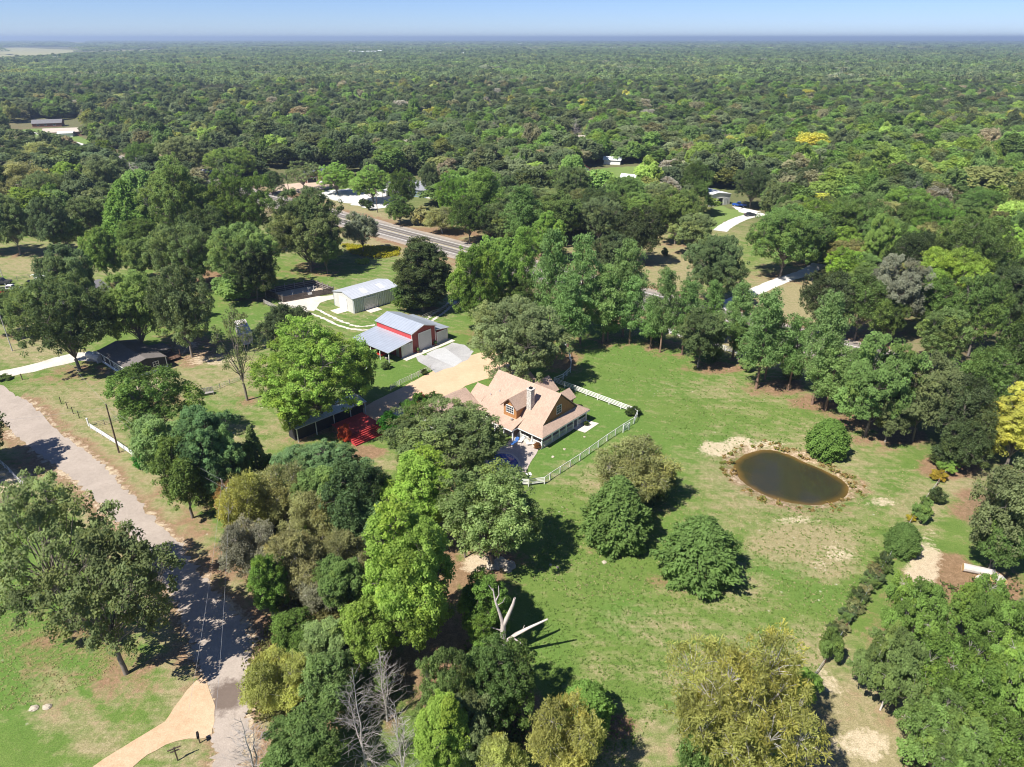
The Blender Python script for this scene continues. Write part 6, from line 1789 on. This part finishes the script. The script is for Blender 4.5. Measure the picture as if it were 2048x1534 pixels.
# ------------------------------------------------------------------ vehicles
TYRE = worn('tyre', (.02, .02, .02), .9, .2); RIM = worn('rim', (.45, .45, .46), .35, .1, metallic=.6)
def car(label, u, v, rot, col, kind='suv', cat='car', group=None, loc=None):
    g1 = loc or G(u, v)
    o = thing({'suv': 'parked_car', 'pickup': 'pickup_truck', 'sedan': 'parked_car'}[kind], label, cat, g1, rot, group)
    pm = worn('car_paint_%d_%d_%d' % tuple(int(c * 99) for c in col), col, .25, .06)
    L = dict(suv=4.8, pickup=5.7, sedan=4.6)[kind]; h0 = 1.0 if kind != 'sedan' else .9
    prof = {'suv': [(-2.4, .45), (2.35, .45), (2.4, .85), (2.2, 1.02), (1.1, 1.1), (-2.4, 1.1)], 'pickup': [(-2.85, .55), (2.8, .55), (2.85, .95), (2.6, 1.12), (1.4, 1.18), (-2.85, 1.18)], 'sedan': [(-2.3, .4), (2.25, .4), (2.3, .72), (2.0, .86), (1.0, .95), (-1.7, .98), (-2.3, .9)]}[kind]
    def ext(pr, w): 
        mb = MB(); A = [(x, -w, z) for x, z in pr]; B = [(x, w, z) for x, z in pr]
        mb.poly(A); mb.poly(B[::-1])
        for k in range(len(pr)): j = (k + 1) % len(pr); mb.poly([A[j], A[k], B[k], B[j]])
        return mb
    ext(prof, .92).build('body', pm, o)
    cab = {'suv': [(-2.35, 1.08), (1.05, 1.08), (.35, 1.72), (-2.1, 1.76)], 'pickup': [(-.75, 1.16), (1.35, 1.16), (.7, 1.85), (-.55, 1.88)], 'sedan': [(-1.6, .95), (.95, .93), (.25, 1.4), (-1.0, 1.42)]}[kind]
    ext(cab, .8).build('cabin', pm, o)
    gl = [(x * .97 + (.02 if x > 0 else -.02), z) for x, z in cab]
    zc_ = sum(z for _, z in cab) / 4; xc_ = sum(x for x, _ in cab) / 4
    gl2 = [(xc_ + (x - xc_) * .86, zc_ + (z - zc_) * .72) for x, z in cab]
    for s_ in (-1, 1):
        mb = MB(); pts = [(x, s_ * .812, z) for x, z in gl2]; mb.poly(pts if s_ < 0 else pts[::-1]); mb.build('side_window', GLASS, o)
    (x1, z1), (x2, z2) = cab[1], cab[2]
    MB().poly([(x1 - .06 + .02, -.7, z1 + .08), (x1 - .06 + .02, .7, z1 + .08), (x2 + .06, .66, z2 - .03), (x2 + .06, -.66, z2 - .03)]).build('windscreen', GLASS, o)
    (x1, z1), (x2, z2) = cab[0], cab[3]
    MB().poly([(x1 + .0, .7, z1 + .1), (x1 + .0, -.7, z1 + .1), (x2 - .04, -.66, z2 - .05), (x2 - .04, .66, z2 - .05)]).build('rear_window', GLASS, o)
    if kind == 'pickup': MB().box((-1.8, 0, 1.185), (1.8, 1.5, .02)).build('bed', DARK, o)
    for x_ in (-L * .3, L * .31):
        for y_ in (-.86, .86):
            wh = MB().tube((x_, y_ - .12, .36), (x_, y_ + .12, .36), .36, .36, 14).build('wheel', TYRE, o)
            MB().tube((x_, y_ + (.125 if y_ > 0 else -.125), .36), (x_, y_ + (.14 if y_ > 0 else -.14), .36), .2, .18, 10).build('rim', RIM, wh)
    for y_ in (-.65, .65):
        bpart('headlight', o, (L / 2 - .02, y_, .82), (.06, .32, .14), WHITE); bpart('tail_light', o, (-L / 2 + .01, y_, .95), (.05, .2, .2), REDP)
    return o
car('black sport utility car parked before the white carport', 74, 573, math.radians(8), (.012, .014, .022))
car('white pickup truck parked at the left edge', 22, 583, math.radians(6), (.75, .75, .75), 'pickup', 'truck')
car('red pickup truck half out of frame behind the white one', -6, 590, math.radians(15), (.40, .04, .04), 'pickup', 'truck')
car('dark trailer like truck in the left field corner', 2, 569, math.radians(5), (.05, .05, .05), 'pickup', 'truck')
car('white car parked before the dark roofed garage', 650, 367, math.radians(170), (.72, .72, .72))
car('blue pickup truck at the white workshop door', 1478, 413, math.radians(160), (.02, .08, .34), 'pickup', 'truck')
car('dark car on the curving pale drive', 1500, 432, math.radians(10), (.05, .055, .065), 'sedan')
for k, (u, v, c, w_) in enumerate(((408, 344, (.6, .6, .62), 'leftmost silver'), (418, 345.5, (.72, .72, .72), 'second, white'), (427, 346, (.3, .32, .36), 'third, grey'), (437, 348, (.03, .03, .04), 'rightmost black'))):
    car(f'{w_} car of the four parked in the left clearing', u, v, math.radians(70), c, 'sedan', group='cars parked in the left clearing')
car('dark car on the highway behind the pines', 1372, 632, math.atan2(hw_dir.y, hw_dir.x), (.02, .022, .03), 'sedan', loc=G(1372, 634) + Vector((0, 0, .05)))
car('blue car parked under the pines by the fence', 1172, 603, math.atan2(hw_dir.y, hw_dir.x), (.05, .09, .25), 'sedan')
# red tractor and mower under the lean-to
def tractor(label, lx, ly, rot, big=True):
    a_ = math.radians(48.9)
    o = thing('tractor' if big else 'farm_implement', label, 'tractor' if big else 'farm machine', (-23.81 + lx * math.cos(a_) - ly * math.sin(a_), 136.1 + lx * math.sin(a_) + ly * math.cos(a_), 0), a_ + rot)
    rp = worn('tractor_red', (.50, .03, .025), .4, .1)
    if big:
        MB().box((.9, 0, 1.0), (1.7, .7, .7)).build('bonnet', rp, o); MB().box((-.5, 0, .85), (1.2, .9, .5)).build('platform', rp, o)
        for y_ in (-.8, .8):
            MB().tube((-.6, y_ - .18, .68), (-.6, y_ + .18, .68), .68, .68, 16).build('rear_wheel', TYRE, o); MB().tube((1.3, y_ * .8 - .12, .4), (1.3, y_ * .8 + .12, .4), .4, .4, 14).build('front_wheel', TYRE, o)
            slab_part('mudguard', o, rp, [(-1.2, y_ - .22, 1.3), (0, y_ - .22, 1.5), (0, y_ + .22, 1.5), (-1.2, y_ + .22, 1.3)], .05)
        bpart('seat', o, (-.6, 0, 1.3), (.5, .5, .4), DARK); bpart('roll_bar', o, (-1.0, 0, 1.9), (.08, 1.0, .08), DARK)
        for y_ in (-.46, .46): bpart('roll_bar', o, (-1.0, y_, 1.4), (.08, .08, 1.0), DARK)
        for y_ in (-.45, .45): bar('loader_arm', o, (-.2, y_, 1.35), (2.2, y_, .5), .1, .14, rp)
        MB().slab([(2.1, -.8, .7), (2.6, -.8, .2), (2.6, .8, .2), (2.1, .8, .7)], .08).build('bucket', rp, o)
    else:
        MB().box((0, 0, .45), (1.9, 1.7, .3)).build('mower_deck', rp, o); MB().slab([(-.9, -.8, .62), (.9, -.8, .75), (.9, .8, .75), (-.9, .8, .62)], .06).build('cover', rp, o)
        bar('hitch', o, (.9, 0, .6), (2.0, 0, .9), .1, .1, rp)
        for y_ in (-.8, .8): MB().tube((-.8, y_ - .1, .25), (-.8, y_ + .1, .25), .25, .25, 10).build('wheel', TYRE, o)
tractor('red tractor with loader under the barn lean-to', -1.9, 7.6, 1.4)
tractor('red mower deck behind the tractor under the lean-to', -1.9, 4.6, 1.2, False)
tractor('red hay implement at the back of the lean-to', -2.2, 10.2, .6, False)
a_ = math.radians(48.9)
o = thing('ride_on_mower', 'grey ride-on mower under the front of the lean-to', 'mower', (-23.81 - 2.2 * math.cos(a_) - 2.0 * math.sin(a_), 136.1 - 2.2 * math.sin(a_) + 2.0 * math.cos(a_), 0), a_ + 1.3)
MB().box((.4, 0, .55), (.8, .55, .45)).build('bonnet', DARK, o); MB().box((0, 0, .25), (.7, 1.1, .18)).build('cutting_deck', GREYW, o); bpart('seat', o, (-.45, 0, .75), (.4, .45, .4), DARK)
for x_, r in ((-.5, .28), (.6, .2)):
    for y_ in (-.42, .42): MB().tube((x_, y_ - .09, r), (x_, y_ + .09, r), r, r, 12).build('wheel', TYRE, o)

# ------------------------------------------------------------------ felled logs at the right edge
ENDW = worn('cut_wood', (.55, .36, .16), .9, .15, 3, 9)
for k, (u, v, L, r, rot, lb) in enumerate(((1955, 1147, 3.6, .55, -.35, 'long grey log lying at the right edge clearing'), (1962, 1168, 1.4, .5, 1.6, 'short cut log beside the long log'), (1988, 1160, 1.2, .5, .5, 'grey log round between the other logs'), (1998, 1168, 1.0, .62, 1.5, 'log end with bright yellow cut face'))):
    o = thing('felled_log', lb, 'log', G(u, v), rot, 'felled logs at the right edge')
    MB().tube((-L / 2, 0, r), (L / 2, 0, r * .95), r, r * .92, 12, False).build('bark', PALE_BARK, o)
    for s_ in (-1, 1): MB().tube((s_ * (L / 2 - .03), 0, r), (s_ * (L / 2 + .0), 0, r), r * .98, r * .96, 12).build('cut_face', ENDW, o)
# dead snag in the pasture edge
def snag():
    o = thing('dead_snag', 'tall bare silver snag with a long right hand limb', 'dead tree', G(1005, 1322), 0)
    tb = Tubes(); R = np.random.default_rng(3)
    tb.limb([(0, 0, -.3), (.05, 0, 3.2), (.1, .1, 5.6)], .36, .28, 8)
    tb.limb([(.1, .1, 5.4), (-.25, .1, 7.0), (-.7, .2, 8.6), (-.95, .3, 10.3)], .24, .06, 6)
    tb.limb([(.1, .1, 5.2), (.75, .1, 7.0), (1.2, .1, 8.4), (1.35, .1, 9.2)], .26, .12, 6)
    tb.limb([(-.7, .2, 8.6), (-.3, .2, 9.6), (-.35, .2, 10.8)], .09, .03, 5); tb.limb([(-.6, .2, 8.0), (.1, .1, 8.6), (.35, 0, 9.4)], .08, .02, 5); tb.limb([(-.95, .3, 10.0), (-1.4, .3, 10.8)], .06, .02, 4)
    tb.limb([(0, 0, 2.6), (1.5, -.1, 4.2), (3.0, -.1, 5.2), (4.9, 0, 6.3)], .27, .10, 7); tb.limb([(1.2, -.1, 3.6), (1.9, -.4, 3.3), (2.3, -.5, 2.9)], .12, .03, 5); tb.limb([(2.2, -.1, 4.7), (2.4, 0, 5.4)], .08, .03, 4)
    tb.limb([(0, 0, 4.6), (-1.2, .1, 5.0), (-2.4, .1, 4.9)], .10, .03, 5); tb.limb([(-.2, 0, 3.4), (-1.5, .2, 3.6), (-2.3, .2, 2.6)], .09, .02, 5)
    obj('trunk', tb.mesh('trunk', worn('silver_wood', (.50, .44, .40), .9, .25, 1, 5)), o)
snag()
# ================================================================== the air: faint blue haze over the distance
hz = MB().box((0, 14000, 46), (60000, 34000, 96)).build('haze', None)
m = bpy.data.materials.new('haze'); m.use_nodes = True
m.node_tree.nodes.clear()
o_ = m.node_tree.nodes.new('ShaderNodeOutputMaterial'); v_ = m.node_tree.nodes.new('ShaderNodeVolumePrincipled')
v_.inputs['Color'].default_value = (0.62, 0.78, 1.0, 1); v_.inputs['Density'].default_value = 0.00014; v_.inputs['Anisotropy'].default_value = 0.3
m.node_tree.links.new(v_.outputs[0], o_.inputs['Volume'])
hz.data.materials.append(m)
tag(hz, 'thin blue haze over the far woods', 'haze', kind='stuff')
